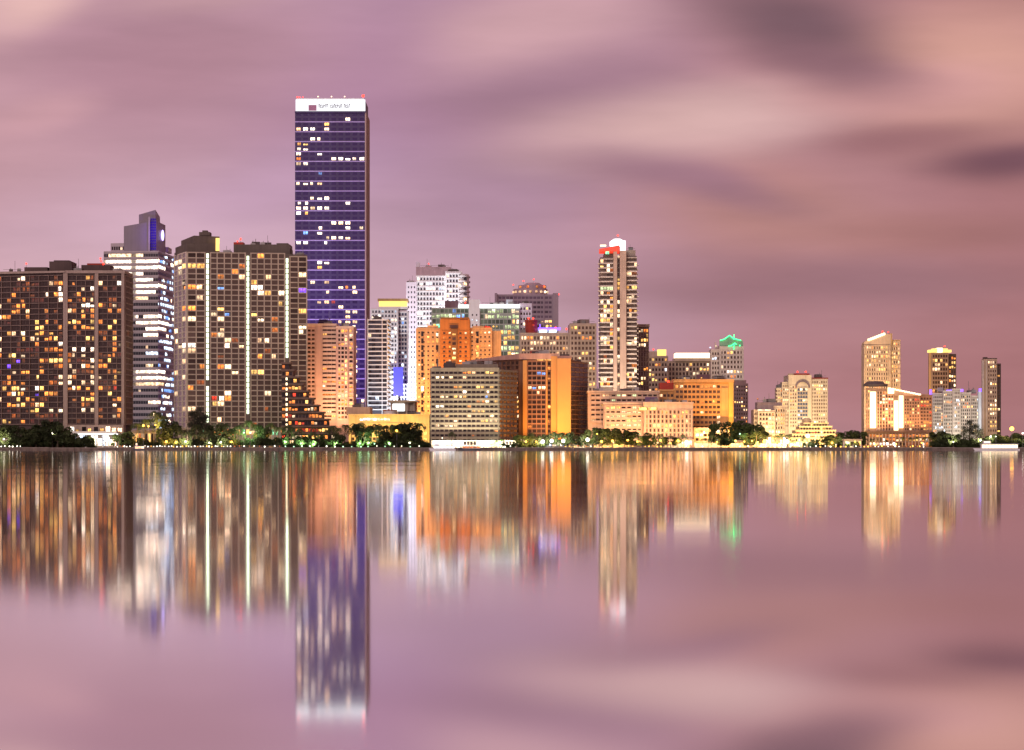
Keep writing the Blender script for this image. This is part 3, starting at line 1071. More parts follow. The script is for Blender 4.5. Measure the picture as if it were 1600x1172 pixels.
# ---- white tower with golden crown and blue panel
D = 1900
b = Building('apartment_tower', 'white tower with a golden lit crown and a blue panel low on its front', 'building', 607, D, 88)
b.pbox('wall', 579, 622, 482, None, D, 30, M_WHITE)
b.pbox('wall', 622, 637, 486, None, D + 6, 24, M_WHITE)
b.pbox('crown', 592, 635, 470, 479, D + 8, 16, E_GOLD)
b.pbox('crown_roof', 590, 637, 466.5, 470.3, D + 6, 20, wall('gold_roof', (0.55, 0.38, 0.16)))
b.pbox('crown_base', 590, 636, 479, 483, D + 6, 20, M_WHITE)
b.front(580, 621, 484, 640, D, 8, 24, win=(0.6, 0.25, 0.78), gl=G_GREY, p=0.16, pal='ccwW', slab=(0.7, 0.4, M_WHITE), pier=(0.7, 0.3, M_WHITE))
b.front(622.5, 636, 488, 640, D + 6, 3, 23, win=(0.7, 0.2, 0.8), gl=G_BLUE, p=0.12, pal='cb', slab=(0.6, 0.5, M_WHITE))
b.pbox('lit_panel', 614.5, 629.5, 574, 618, D - 6, 4, E_BLUE)
for q in range(6):
    b.pbox('lit_balcony', 607, 616, 580 + q * 8, 582.5 + q * 8, D - 4, 3, E_WHITE)
b.finish()

# ---- large white tower
D = 1950
LV = wall('white_lilac', (0.76, 0.72, 0.78), 0.6, 0.08)
b = Building('apartment_tower', 'large white stepped tower with many small windows behind the orange hotel', 'building', 685, D, 99)
b.pbox('wall', 634.5, 651, 441, None, D, 30, LV)
b.pbox('wall', 650, 700, 430, None, D + 4, 40, M_WHITE)
b.pbox('penthouse', 650, 704, 417, 431, D + 14, 26, wall('pink_lit_render', (0.55, 0.42, 0.46)))  # pink light on this wall is put into its colour
b.pbox('wall', 696, 721.5, 424, None, D - 2, 40, M_WHITE)
b.drum('rounded_corner', X(721, D), D + 10, (732.5 - 721) / F * D, 12, GZ, Z(428, D), M_WHITE)
b.pbox('lattice_mast', 650, 656, 409, 417.2, D + 14, 3, LV)
b.front(636, 650, 445, 640, D, 3, 25, win=(0.42, 0.3, 0.7), gl=G_GREY, p=0.05, pal='c')
b.front(651, 695, 432, 640, D + 4, 9, 27, win=(0.6, 0.25, 0.75), gl=G_GREY, p=0.14, pal='cwWc', slab=(0.6, 0.5, M_WHITE), pier=(0.7, 0.35, M_WHITE))
b.front(697, 721, 427, 640, D - 2, 5, 27, win=(0.62, 0.25, 0.75), gl=G_GREY, p=0.2, pal='cwWy', slab=(0.6, 0.5, M_WHITE), pier=(0.6, 0.35, M_WHITE))
for i in range(16):
    b.drum('balcony', X(722.5, D), D + 9, (734.5 - 722.5) / F * D, 13, Z(433 + i * 7.7, D), Z(431 + i * 7.7, D), M_WHITE, 20)
b.front(723, 731, 432, 560, D - 1.5, 1, 16, win=(0.6, 0.2, 0.8), gl=G_GREY, p=0.2, pal='cw')
b.pbox('plant_room', 700, 716, 421, 424.5, D + 8, 10, M_DARKROOF)
b.roof(656, 702, 417, D + 14, 18, 5)
b.roof(698, 720, 424, D - 2, 18, 3)
b.roof(636, 649, 441, D, 18, 2)
b.beacon(670, 412, D + 15)
b.finish()
for (q, w_) in ((600, 60000), (645, 60000), (690, 60000)):
    flood(q, 1908 if q > 630 else 1866, q + 4, 540, 1950, (0.96, 0.95, 1.0), w_, 90, 'at the white towers')  # unseen lamps added to brighten walls really lit from nearby streets

# ---- green glass block with white roof bar
D = 1850
GG = wall('green_grey_frame', (0.40, 0.42, 0.36), 0.5, 0.1)
b = Building('office_block', 'pale green glass block with a bright white roof edge behind the orange hotel', 'building', 750, D, 111)
b.pbox('wall', 674, 733, 481, None, D, 30, GG)
b.pbox('wall', 749, 812, 481, None, D - 3, 34, GG)
b.pbox('stair_tower', 732.5, 749.5, 468, None, D - 6, 24, M_WHITE)
b.pbox('wall', 811.5, 831, 474, None, D - 1, 32, LV)
b.pbox('roof_edge', 716, 733, 476, 481.3, D - 1.5, 30, E_WHITE)
b.pbox('roof_edge', 749.5, 812, 475.5, 481.3, D - 4.5, 30, E_WHITE)
b.pbox('plant_room', 695, 716, 470, 481, D + 5, 14, wall('plum_roof', (0.18, 0.10, 0.12)))
b.pbox('roof_cube', 791, 801, 468, 476, D + 2, 10, wall('pale_blue_render', (0.6, 0.68, 0.76)))
b.front(675, 732, 482, 560, D, 9, 10, win=(0.86, 0.14, 0.86), gl=G_GREEN, p=0.34, pal='eegyb', slab=(0.5, 0.25, GG), pier=(0.3, 0.22, GG))
b.front(750, 811, 482, 640, D - 3, 10, 19, win=(0.86, 0.14, 0.86), gl=G_GREEN, p=0.30, pal='eeyw', slab=(0.5, 0.25, GG), pier=(0.3, 0.22, GG))
b.front(735, 748, 488, 560, D - 6, 2, 9, win=(0.3, 0.3, 0.66), gl=G_GREY, p=0.1, pal='c')
b.front(812.5, 830, 478, 640, D - 1, 4, 20, win=(0.55, 0.25, 0.72), gl=G_BROWN, p=0.14, pal='wy', slab=(0.5, 0.25, LV))
b.roof(752, 810, 475.5, D - 4, 20, 6)
b.roof(814, 830, 474, D - 1, 20, 3)
b.beacon(727, 473, D)
b.finish()
flood(741, 1815, 741, 510, D, (0.97, 0.98, 1.0), 50000, 60, 'at the green glass block')

# ---- orange hotel
OH = wall('peach_render', (0.70, 0.42, 0.20))
OHD = wall('terracotta_render', (0.60, 0.22, 0.05))
D = 1692
b = Building('hotel', 'orange floodlit hotel of small square windows with a taller terracotta middle block', 'building', 715, D, 122)
b.pbox('wall', 650, 688, 513, None, D, 24, OH)
b.pbox('wall', 733.5, 769, 512, None, D, 24, OH)
b.pbox('blank_end_wall', 769, 783, 517, None, D + 2, 22, OH)
b.pbox('middle_block', 687.5, 734, 499, None, D - 3, 30, OHD)
b.pbox('arched_parapet', 688.5, 733, 496, 499.2, D - 2.5, 28, OHD)
for (p0, p1, t0) in ((652, 668, 511), (668, 684, 508.5), (738, 756, 509.5)):
    b.pbox('parapet', p0, p1, t0, 513.5, D + 0.3, 3, OH)
b.pbox('lit_parapet', 748, 767, 510.3, 512.2, D + 4, 2, LIT['r'])
b.front(651.5, 687, 516, 660, D, 5, 20, win=(0.40, 0.3, 0.66), gl=G_BROWN, p=0.16, pal='oyw', slab=(0.25, 0.12, OH))
b.front(734.5, 768, 516, 640, D, 5, 18, win=(0.40, 0.3, 0.66), gl=G_BROWN, p=0.10, pal='oyw', slab=(0.25, 0.12, OH))
b.front(690, 732, 517, 610, D - 3, 5, 13, win=(0.40, 0.28, 0.7), gl=G_BROWN, p=0.16, pal='oyw', slab=(0.3, 0.15, OHD), skip=lambda c, r: c == 2)
b.pbox('window_bay', 704, 715, 514, 610, D - 4.2, 1.3, wall('bay_brown', (0.30, 0.14, 0.05)))
b.front(705, 714, 518, 608, D - 4.25, 1, 12, win=(0.6, 0.2, 0.75), gl=G_BROWN, p=0.5, pal='Wwy')
for q in (660, 683, 746):
    b.front(q - 2.2, q + 2.2, 516, 655, D - 0.15, 1, 13, win=(0.85, 0.1, 0.8), gl=G_DARK, p=0.45, pal='wWyo')
b.pbox('sign_panel', 702.5, 716, 507.8, 513, D - 3.4, 0.5, wall('hotel_sign_brown', (0.2, 0.09, 0.06)))
b.pbox('small_sign', 719, 731, 498, 500, D - 3.3, 0.4, wall('hotel_sign_brown2', (0.25, 0.08, 0.03)))
for q in (745, 752, 759, 771, 776):
    b.beacon(q, 510.2, D + 4, mat=LIT['r'] if q < 760 else LIT['y'], size=0.8, pole=1)
b.finish()
for (q, w_) in ((662, 32000), (690, 36000), (712, 36000), (742, 32000), (772, 26000)):
    flood(q, 1664, q, 560, D, (1, 0.46, 0.13), w_ * 1.25, 95, 'at the orange hotel')

# ---- far mauve tower with domed top
MV = wall('mauve_cladding', (0.40, 0.31, 0.36), 0.55, 0.1)
D = 2200
b = Building('office_tower', 'distant mauve slab tower with a stepped round top and red beacons', 'building', 822, D, 133)
b.pbox('wall', 774, 871, 460, None, D, 40, MV)
b.pbox('end_bay', 864, 872.5, 458, None, D - 2, 40, MV)
b.pbox('end_bay', 773, 777, 458, None, D - 2, 40, MV)
cx_ = X(829, D)
b.drum('round_tier', cx_, D + 20, 27 / F * D, 16, Z(461, D), Z(450, D), MV, 28)
b.drum('round_tier', X(832, D), D + 20, 22 / F * D, 13, Z(451, D), Z(444, D), MV, 28)
b.drum('domed_cap', X(833, D), D + 20, 17 / F * D, 10, Z(444.5, D), Z(440, D), MV, 24, 0.6)
for i in range(9):
    a_ = math.pi * (1.08 + 0.84 * i / 8)
    b.add('tier_light', ball(LIT['w']), (cx_ + 27.6 / F * D * math.cos(a_), D + 20 + 16.6 * math.sin(a_), Z(455, D)), 0, (0.9, 0.9, 0.9))
    if i % 2:
        b.add('tier_light', ball(LIT['o']), (X(832, D) + 22.6 / F * D * math.cos(a_), D + 20 + 13.6 * math.sin(a_), Z(447, D)), 0, (0.9, 0.9, 0.9))
b.front(778, 863, 462, 640, D, 14, 24, win=(0.86, 0.3, 0.8), gl=glass('glass_mauve', (0.12, 0.085, 0.12)), p=0.07, pal='wyo', slab=(0.6, 0.3, MV), pier=(0.5, 0.2, MV))
b.pbox('fin', 848.5, 850, 459, None, D - 1, 3, MV)
for (q, r_) in ((802, 445), (818, 439), (834, 436.5), (850, 447), (873, 460)):
    b.beacon(q, r_, D + 8, size=0.8)
b.finish()

# ---- beige mid block with red drum and violet canopy
BE = wall('beige_render', (0.52, 0.42, 0.34))
BED = wall('beige_dark', (0.30, 0.22, 0.19))
D = 1800
b = Building('apartment_block', 'beige stepped block with a red drum and violet-lit canopy on its roof', 'building', 870, D, 144)
b.pbox('wall', 812, 892, 520, None, D, 30, BE)
b.pbox('wall', 890, 932, 505, None, D - 6, 36, BE)
b.pbox('recessed_attic', 905, 921, 499, 506, D + 4, 12, BED)
b.pbox('recessed_attic', 888, 905, 508, 520.5, D + 2, 12, BED)
b.drum('roof_drum', X(830, D), D + 10, 9.5 / F * D, 6, Z(521, D), Z(501, D), M_RED)
b.drum('roof_drum_cap', X(830, D), D + 10, 10 / F * D, 6.4, Z(501.3, D), Z(499.2, D), M_RED)
b.pbox('canopy', 841, 876, 512, 514.6, D + 3, 12, E_VIOLET)
b.pbox('canopy_light', 841, 871, 516, 519, D + 3, 8, LIT['c'])
b.pbox('canopy_post', 843, 844.5, 507, 516, D + 4, 1, E_VIOLET)
b.front(813, 889, 524, 660, D, 15, 17, win=(0.62, 0.18, 0.78), gl=G_BROWN, p=0.13, pal='wyow', slab=(0.55, 0.4, BE), pier=(0.8, 0.35, BE))
b.front(891, 931, 508, 660, D - 6, 7, 19, win=(0.6, 0.2, 0.75), gl=G_BROWN, p=0.17, pal='wyow', slab=(0.55, 0.4, BE), pier=(0.7, 0.35, BE))
b.roof(892, 930, 505, D - 6, 20, 5)
b.roof(813, 820, 520, D, 14, 1, False)
for q in (826, 833, 868):
    b.beacon(q, 497.5 if q < 860 else 512, D + 4, size=0.9)
b.beacon(833.5, 508, D + 2, mat=LIT['r'], size=1.0, pole=1)
b.beacon(885, 514, D + 2, size=0.9)
b.finish()
flood(850, 1762, 850, 575, D, (1, 0.68, 0.42), 20000, 90, 'at the beige stepped block')
flood(912, 1762, 912, 575, D, (1, 0.68, 0.42), 20000, 90, 'at the beige stepped block')

# ---- brown tower with orange fins
BW = wall('umber_wall', (0.20, 0.10, 0.06))
FN = wall('orange_fin', (0.66, 0.33, 0.10), 0.7, 0.08)
CR = wall('rose_cornice', (0.56, 0.33, 0.26))
D = 1590
b = Building('office_tower', 'brown tower with a broad orange floodlit fin wall and pink cornice', 'building', 860, D, 155)
l0, l1, r0, r1 = E(738, 1632), E(812, D), E(892, D), E(918.5, 1616)
b.prism('wall', [l0, l1, r0, r1, E(905, 1650), E(745, 1655)], GZ - .3, [Z(562, D), Z(560, D), Z(562, D), Z(565, D), Z(565, D), Z(562, D)], BW)
b.prism('cornice', [E(736, 1631), E(811, D - 1.6), E(873, D - 1.6), E(873, D + 30), E(742, 1656)], Z(561.5, D), [Z(559, D), Z(552.5, D), Z(552.5, D), Z(552.5, D), Z(559, D)], CR)
b.pbox('cornice', 873.5, 893, 556, 561, D - 2.2, 26, CR)
b.pbox('roof_screen', 875, 890, 553.5, 556.2, D + 4, 10, M_DARKROOF)
b.pbox('fin_wall', 861, 870.5, 556.5, None, D - 2.0, 2.2, FN)
b.pbox('fin_wall', 870.6, 892, 560, None, D - 4.6, 5, FN)
b.pbox('fin_wall', 817, 823.5, 563, None, D - 2.4, 2.6, FN)
b.pbox('fin_wall', 853.5, 855.3, 560, None, D - 1.6, 1.8, FN)
b.face(l0, l1, Z(692, D), Z(563, D), 11, 17, win=(0.66, 0.2, 0.8), gl=G_BROWN, p=0.18, pal='oywo', slab=(0.5, 0.4, BW), pier=(0.5, 0.5, BW))
b.front(824, 853, 564, 692, D, 4, 17, win=(0.8, 0.14, 0.72), gl=G_BROWN, p=0.10, pal='oywb', slab=(0.55, 0.7, wall('umber_slab', (0.42, 0.22, 0.14))), pier=(0.35, 0.9, wall('umber_slab', (0.4, 0.2, 0.1))))
b.front(855.5, 860.5, 564, 692, D, 1, 17, win=(0.8, 0.14, 0.72), gl=G_BROWN, p=0.12, pal='oy', slab=(0.5, 0.5, BW))
b.face(r0, r1, Z(692, D), Z(566, D), 4, 17, win=(0.85, 0.15, 0.85), gl=G_BROWN, p=0.03, pal='wo', slab=(0.4, 0.5, wall('umber_slab2', (0.36, 0.22, 0.13))))
b.face(r0, r1, GZ, Z(689, D), 5, 1, win=(0.8, 0.2, 0.9), p=1.0, pal='wy')
b.roof(815, 870, 552.5, D, 22, 6)
b.roof(895, 912, 565, D + 26, 14, 2, False)
b.pbox('roof_lights', 838, 862, 560.6, 563.5, D - 1.0, 0.9, LIT['y'])
b.pbox('plant_room', 828, 842, 548, 553, D + 8, 8, M_RED)
b.beacon(818, 547, D + 8, mat=LIT['y'], size=1.0)
b.finish()
for (q, w_) in ((820, 7000), (838, 9000), (866, 17000), (882, 22000)):
    flood(q, D - 22 if q > 850 else D - 17, q, 618, D, (1, 0.44, 0.10), w_, 95, 'at the brown tower with orange fins')
flood(880, D - 27, 881, 575, D, (1, 0.46, 0.12), 22000, 55, 'at the top of the orange fin wall')

# ---- olive grey condominium in front
OG = wall('olive_grey_panel', (0.38, 0.32, 0.225))
OGD = wall('olive_grey_dark', (0.26, 0.215, 0.16))
D = 1540
b = Building('condominium_block', 'broad olive grey block of ten-odd storeys with balcony bands, at the water edge', 'building', 735, D, 166)
c1, c2 = E(780, D), E(808, 1566)
b.prism('wall', [E(672, D), c1, c2, E(800, 1590), E(672, 1580)], GZ - .3, Z(577, D), OGD)
b.pbox('attic', 712, 778, 569, 578, D + 6, 18, OGD)
b.pbox('plant_room', 693, 711, 567, 577, D + 10, 10, M_DARKROOF)
b.pbox('plant_room', 697, 706, 564.5, 567.3, D + 12, 6, M_DARKROOF)
b.roof(716, 776, 569, D + 6, 14, 6)
b.roof(674, 692, 576, D, 20, 3)
b.pbox('parapet', 671.5, 780, 574.6, 577.6, D - 0.9, 3, OG)
lp = zpts((640, 480), 5.328, [(225, 585), (255, 580), (330, 580), (645, 530, 'y'), (685, 530, 'y'), (375, 655, 'o'), (428, 655, 'y'), (560, 655, 'y'), (600, 655, 'y'), (475, 690, 'W'),
                              (645, 690, 'W'), (645, 730, 'b'), (255, 738), (292, 738), (370, 738, 'y'), (430, 738), (475, 735, 'y'), (225, 820, 'W'), (255, 822, 'W'), (565, 808, 'o'),
                              (600, 808, 'o'), (645, 808), (720, 805, 'y'), (760, 805, 'y'), (530, 850, 'y'), (565, 852, 'y'), (600, 850, 'y'), (480, 893), (640, 930, 'y'), (685, 928),
                              (720, 930), (765, 930, 'y'), (370, 935), (300, 975), (330, 975), (370, 975), (250, 980)])
b.front(673, 779, 579, 692, D, 15, 15, win=(0.74, 0.34, 0.84), gl=G_DARK, p=0.05, pal='ywo', pts=lp, slab=(1.1, 0.7, OG), pier=(0.5, 0.4, OGD), pier_every=3, clump=0.2)
b.face(c1, c2, Z(692, D), Z(579, D), 5, 15, win=(0.62, 0.3, 0.82), gl=G_DARK, p=0.04, pal='y', slab=(1.0, 0.6, OGD))
b.pbox('podium', 674, 806, 688, None, D - 14, 16, wall('podium_cream', (0.55, 0.5, 0.42)))
b.front(676, 722, 689, 694.5, D - 14, 9, 1, win=(0.95, 0.05, 0.95), p=1.0, pal='WWc', clump=0)
b.front(724, 805, 689, 696, D - 14, 16, 1, win=(0.8, 0.1, 0.9), p=0.55, pal='wywW')
b.finish()
for q in (690, 720, 755, 790):
    flood(q, D - 22, q, 660, D, (1.0, 0.86, 0.62), 5200, 110, 'at the olive grey block')

# ---- yellow-lit garage between the pink tower and the olive block
D = 1566
YG = wall('cream_parking', (0.66, 0.50, 0.24))
b = Building('parking_garage', 'low cream garage washed in yellow light behind the shore trees', 'building', 605, D, 177)
b.pbox('wall', 545, 671, 648, None, D, 40, YG)
b.pbox('upper_deck', 541, 578, 636, 648.3, D + 6, 30, wall('peach_block', (0.62, 0.42, 0.28)))
b.pbox('deck_edge', 544, 671.5, 647, 649.5, D - 0.6, 1.2, YG)
b.pbox('deck_edge', 560, 640, 661, 663.2, D - 0.6, 0.9, YG)
b.roof(612, 668, 648, D, 24, 4)
b.roof(544, 576, 636, D + 6, 20, 3)
b.drum('round_pavilion', X(608, D), D + 14, 9 / F * D * 1.2, 4.5, Z(648, D), Z(641, D), M_WHITE)
b.drum('pavilion_roof', X(608, D), D + 14, 9.6 / F * D * 1.2, 5, Z(641.2, D), Z(640, D), wall('pavilion_roof', (0.4, 0.12, 0.08)))
b.front(562, 610, 653, 657.5, D, 9, 1, win=(0.85, 0.1, 0.9), p=1.0, pal='WcWe', clump=0)
b.front(548, 668, 664, 690, D, 18, 3, win=(0.7, 0.2, 0.75), gl=G_BROWN, p=0.24, pal='yyo', slab=(0.5, 0.5, YG), pier=(0.6, 0.35, YG), pier_every=3)
for q in (560, 575, 590, 606, 622, 638, 654):
    b.pbox('wall_joint', q, q + 0.5, 649.6, 661, D - 0.12, 0.2, BE)
b.finish()
for q in (553, 582, 612, 640, 664):
    flood(q, D - 20, q, 660, D, (1, 0.60, 0.17), 9500, 120, 'at the yellow garage wall')
# ---- screen building behind the garage
D = 1640
b = Building('showroom', 'small flat-roofed showroom with a white lit front above the yellow garage', 'building', 628, D, 188)
b.pbox('wall', 610, 650, 628, None, D, 20, BE)
b.pbox('flat_roof', 606, 654, 625.5, 628.4, D - 3, 24, wall('cream_roof', (0.6, 0.5, 0.34)))
b.pbox('lit_front', 613.5, 632, 631, 642.5, D - 0.5, 0.6, E_WHITE)
b.pbox('column', 636, 637.5, 628, None, D - 2.4, 0.8, BE)
b.pbox('column', 646, 647.5, 628, None, D - 2.4, 0.8, BE)
b.finish()

# ---- slim tower with white lit dome and red crown
D = 1700
ST = wall('sand_pier', (0.58, 0.43, 0.34))
SB = wall('sand_balcony', (0.74, 0.66, 0.58))
SDK = wall('sand_dark', (0.20, 0.16, 0.14))
b = Building('apartment_tower', 'slim sand tower with balconies, tall central pier and a white glowing dome', 'building', 965, D, 201)
b.pbox('wall', 938, 969, 402, None, D, 30, SDK)
b.pbox('wall', 969, 995, 400, None, D + 2, 28, SDK)
b.pbox('pier', 958.5, 964.2, 392, None, D - 1.6, 8, ST)
b.pbox('pier', 968.8, 978.5, 391.5, None, D - 3, 12, ST)
kw = dict(win=(0.9, 0.16, 0.9), gl=glass('glass_taupe', (0.16, 0.125, 0.10)), slab=(0.42, 1.5, SB), p=0.17, pal='wwywod')
rects = [(940, 960, 449, 456, 'e', 1.0), (958, 970, 443, 456, 'y', 0.9), (979, 995, 443, 456, 'y', 0.8), (936, 996, 467, 476, 'w', 0.5), (936, 996, 486, 494, 'w', 0.45)]
b.front(938, 958, 405, 604, D, 4, 28, rail=(0.32, SB), rects=rects, **kw)
b.front(964.5, 968.5, 397, 604, D, 1, 29, win=(0.8, 0.15, 0.85), gl=G_BROWN, p=0.22, pal='wy', slab=(0.35, 0.2, SDK), rects=rects)
b.front(979, 995, 403, 604, D + 2, 4, 28, rail=(0.32, SB), rects=rects, **kw)
b.face((X(995, D + 2), D + 28), (X(995, D + 2) + 0.01, D + 2), Z(604, D), Z(405, D), 2, 28, win=(0.5, 0.3, 0.7), p=0.0)
for i in range(27):
    b.pbox('balcony_tip', 934.5, 938.5, 411 + i * 7.1, 412.8 + i * 7.1, D + 0.6, 5, SB)
    b.pbox('balcony_tip', 995, 997.5, 413 + i * 7.1, 414.8 + i * 7.1, D + 2.6, 5, SB)
b.pbox('setback_storey', 944, 958, 396, 402.5, D + 2, 20, SDK)
b.prism('red_lit_canopy', [E(936, D - 2), E(968, D - 2), E(968, D + 20), E(936, D + 20)], Z(393, D), [Z(389.5, D), Z(383.5, D), Z(383.5, D), Z(389.5, D)],
        glow('canopy_red', (255, 70, 44), 1.1, False))
b.pbox('canopy_lamp', 938, 947, 382.5, 384.6, D + 3, 3, E_WARM)
b.pbox('canopy_post', 946, 952, 391, 397, D - 0.5, 1.0, LIT['g'])
b.drum('glowing_dome', X(965.5, D), D + 10, 12 / F * D, 4.4, Z(383, D), Z(376, D), E_WHITE, 28)
b.drum('glowing_dome_cap', X(965.5, D), D + 10, 12 / F * D, 4.4, Z(376, D), Z(371.5, D), E_WHITE, 28, 0.45)
b.pbox('lit_shaft', 970, 977.6, 376, 391.6, D - 1, 9, E_WHITE)
b.pbox('roof_storey', 979, 993, 391, 400.5, D + 4, 16, wall('sand_mid', (0.34, 0.27, 0.22)))
b.roof(979, 993, 391, D + 4, 12, 3)
b.beacon(965.5, 368, D + 10, size=0.8)
b.finish()
flood(960, D - 40, 960, 520, D, (1, 0.76, 0.56), 30000, 90, 'at the slim domed tower')
flood(985, D - 40, 984, 520, D, (1, 0.76, 0.56), 30000, 90, 'at the slim domed tower')

D = 1760
b = Building('apartment_tower', 'narrow dark brown tower close behind the right side of the slim domed tower', 'building', 1004, D, 202)
b.pbox('wall', 992, 1014, 510, None, D, 24, BRD)
b.pbox('parapet', 994, 1015, 506.5, 511, D - 0.8, 24, BED)
b.front(997, 1013.5, 513, 640, D, 4, 17, win=(0.66, 0.2, 0.8), gl=G_BROWN, p=0.22, pal='yow', slab=(0.5, 0.3, BED), pier=(0.5, 0.3, BED))
b.finish()

# ---- pale peach apartments on the waterfront
PC = wall('peach_stucco', (0.68, 0.47, 0.33))
PCD = wall('peach_dark', (0.54, 0.36, 0.25))  # darker peach for the base storey
D = 1575
b = Building('apartment_block', 'pale peach mid-rise with pilasters and lit balconies on the waterfront', 'building', 985, D, 203)
b.pbox('wall', 919, 1030, 613, None, D + 8, 24, PC)
b.pbox('wall', 943, 1006, 631, None, D, 12, PC)
b.pbox('wall', 1005.5, 1083, 630, None, D - 3, 15, PC)
b.pbox('cornice', 918, 1031, 610.5, 613.5, D + 7, 26, PC)
b.pbox('cornice', 942, 1006, 629, 632, D - 0.7, 13, PC)
b.pbox('cornice', 1005, 1084, 628, 631, D - 3.8, 16, PC)
b.front(922, 1028, 615, 660, D + 8, 13, 6, win=(0.74, 0.2, 0.78), gl=G_BROWN, p=0.20, pal='yowe', slab=(0.55, 1.0, PC), rail=(0.8, PC), pier=(0.6, 0.5, PC))
b.front(945, 1004, 634, 682, D, 7, 7, win=(0.72, 0.2, 0.76), gl=G_BROWN, p=0.34, pal='yywe', slab=(0.45, 1.1, PC), rail=(0.7, PC), pier=(0.9, 0.7, PC))
b.front(1007, 1082, 640, 690, D - 3, 12, 7, win=(0.56, 0.12, 0.80), gl=G_BROWN, p=0.14, pal='yow', slab=(0.4, 0.2, PC), pier=(1.0, 0.7, PC))
b.roof(922, 1005, 610.5, D + 8, 18, 7)
b.roof(1008, 1080, 628, D - 3, 9, 5)
b.pbox('loggia', 997, 1027, 637, 641, D - 3.5, 0.6, LIT['y'])
b.pbox('violet_awning', 1008, 1027, 620.5, 629, D + 5, 3, wall('violet_awning', (0.20, 0.12, 0.24)))
b.pbox('base_storey', 940, 1084, 686, None, D - 9, 12, PCD)
b.front(943, 1082, 688, 696, D - 9, 24, 1, win=(0.7, 0.1, 0.9), p=0.7, pal='wyyW')
b.finish()
for q in (930, 957, 985, 1013, 1045, 1072):
    flood(q, D - 24, q, 650, D, (1, 0.54, 0.24), 10500, 110, 'at the pale peach apartments')

# ---- orange office block
OO = wall('ochre_facade', (0.66, 0.36, 0.13))
D = 1590
b = Building('office_block', 'orange floodlit flat-topped office block with a framed facade', 'building', 1090, D, 204)
b.pbox('wall', 1053, 1146, 597, None, D + 8, 30, OO)
b.pbox('wall', 1029, 1054, 611, None, D + 9, 26, OO)
b.pbox('roof_slab', 1052, 1147, 592.5, 597.5, D + 6.5, 33, OO)
b.pbox('roof_slab', 1028, 1054, 608.5, 611.5, D + 8, 28, OO)
b.pbox('plant_room', 1031, 1052, 598, 609, D + 14, 14, M_RED)  # box lit red, the light carried by its wall colour
b.pbox('plant_room', 1090, 1109, 585, 593, D + 16, 12, wall('plum_roof', (0.18, 0.10, 0.12)))
b.pbox('frame_pier', 1138.5, 1146, 597.5, None, D + 6.6, 2, wall('ochre_bright', (0.74, 0.44, 0.10)))
b.pbox('frame_pier', 1127, 1138, 606, 666, D + 7.2, 1.2, OO)
b.front(1055, 1126, 600, 672, D + 8, 11, 9, win=(0.72, 0.25, 0.75), gl=G_BROWN, p=0.16, pal='yow', slab=(0.6, 0.4, OO), pier=(0.35, 0.3, OO))
b.front(1030, 1053, 614, 672, D + 9, 4, 7, win=(0.72, 0.25, 0.75), gl=G_BROWN, p=0.2, pal='yow', slab=(0.7, 0.4, OO))
b.pbox('terrace_block', 1084, 1140, 668, None, D - 3, 10, wall('cream_terrace', (0.62, 0.52, 0.42)))
b.front(1086, 1138, 670, 690, D - 3, 8, 3, win=(0.7, 0.2, 0.8), gl=G_DARK, p=0.35, pal='wycW', slab=(0.4, 0.4, M_WHITE))
b.roof(1056, 1088, 592.5, D + 8, 20, 4)
b.roof(1110, 1144, 592.5, D + 8, 20, 5)
b.beacon(1044, 596, D + 15, size=1.0)
b.beacon(1070, 591, D + 10, mat=LIT['y'], size=0.7, pole=1)
b.beacon(1096, 590.5, D + 10, mat=LIT['y'], size=0.7, pole=1)
b.finish()
for q in (1045, 1075, 1100, 1130):
    flood(q, D - 20, q, 632, D + 8, (1, 0.46, 0.11), 19000, 100, 'at the orange office block')
flood(1142, D - 14, 1142, 640, D + 8, (1, 0.6, 0.12), 13000, 60, 'at the right pier of the orange office block')

# ---- small towers behind
D = 1830
b = Building('apartment_tower', 'small cream tower with a yellow lit top left of the bright white roof bar', 'building', 1028, D, 205)
b.pbox('wall', 1012, 1044, 556, None, D, 24, BE)
b.pbox('lit_top', 1028, 1041, 546, 556.3, D + 3, 10, E_GOLD)
b.pbox('wall', 1014, 1027, 549, 556.4, D + 2, 14, BE)
b.front(1013, 1043, 558, 660, D, 6, 13, win=(0.6, 0.22, 0.76), gl=G_BROWN, p=0.26, pal='wyoc', slab=(0.45, 0.3, BE), pier=(0.6, 0.3, BE))
b.beacon(1021, 546, D + 3)
b.finish()
b = Building('apartment_tower', 'broad mid-height block crowned by a glowing white roof bar', 'building', 1078, 1860, 206)
D = 1860
b.pbox('wall', 1043, 1110, 564, None, D, 26, BED)
b.pbox('glowing_roof_bar', 1056, 1109, 551.5, 559.5, D - 1, 22, E_WARM)
b.pbox('roof_slab', 1054, 1111, 559.5, 564.5, D - 1.5, 26, BE)
b.front(1044, 1109, 566, 660, D, 12, 13, win=(0.62, 0.2, 0.78), gl=G_BROWN, p=0.16, pal='wyo', slab=(0.45, 0.3, BE), pier=(0.7, 0.3, BE))
b.finish()
D = 1900
b = Building('apartment_tower', 'pale tower with green neon tracing its gabled roof', 'building', 1138, D, 207)
WB = wall('warm_white_render', (0.64, 0.54, 0.48))
b.pbox('wall', 1111, 1125, 546, None, D + 3, 20, WB)
b.pbox('wall', 1124, 1162, 540, None, D, 28, WB)
b.prism('gabled_roof', [E(1124, D), E(1140, D), E(1161, D), E(1161, D + 20), E(1140, D + 20), E(1124, D + 20)], Z(541, D),
        [Z(533, D), Z(525, D), Z(533, D), Z(533, D), Z(525, D), Z(533, D)], wall('green_roof_render', (0.22, 0.36, 0.27)))


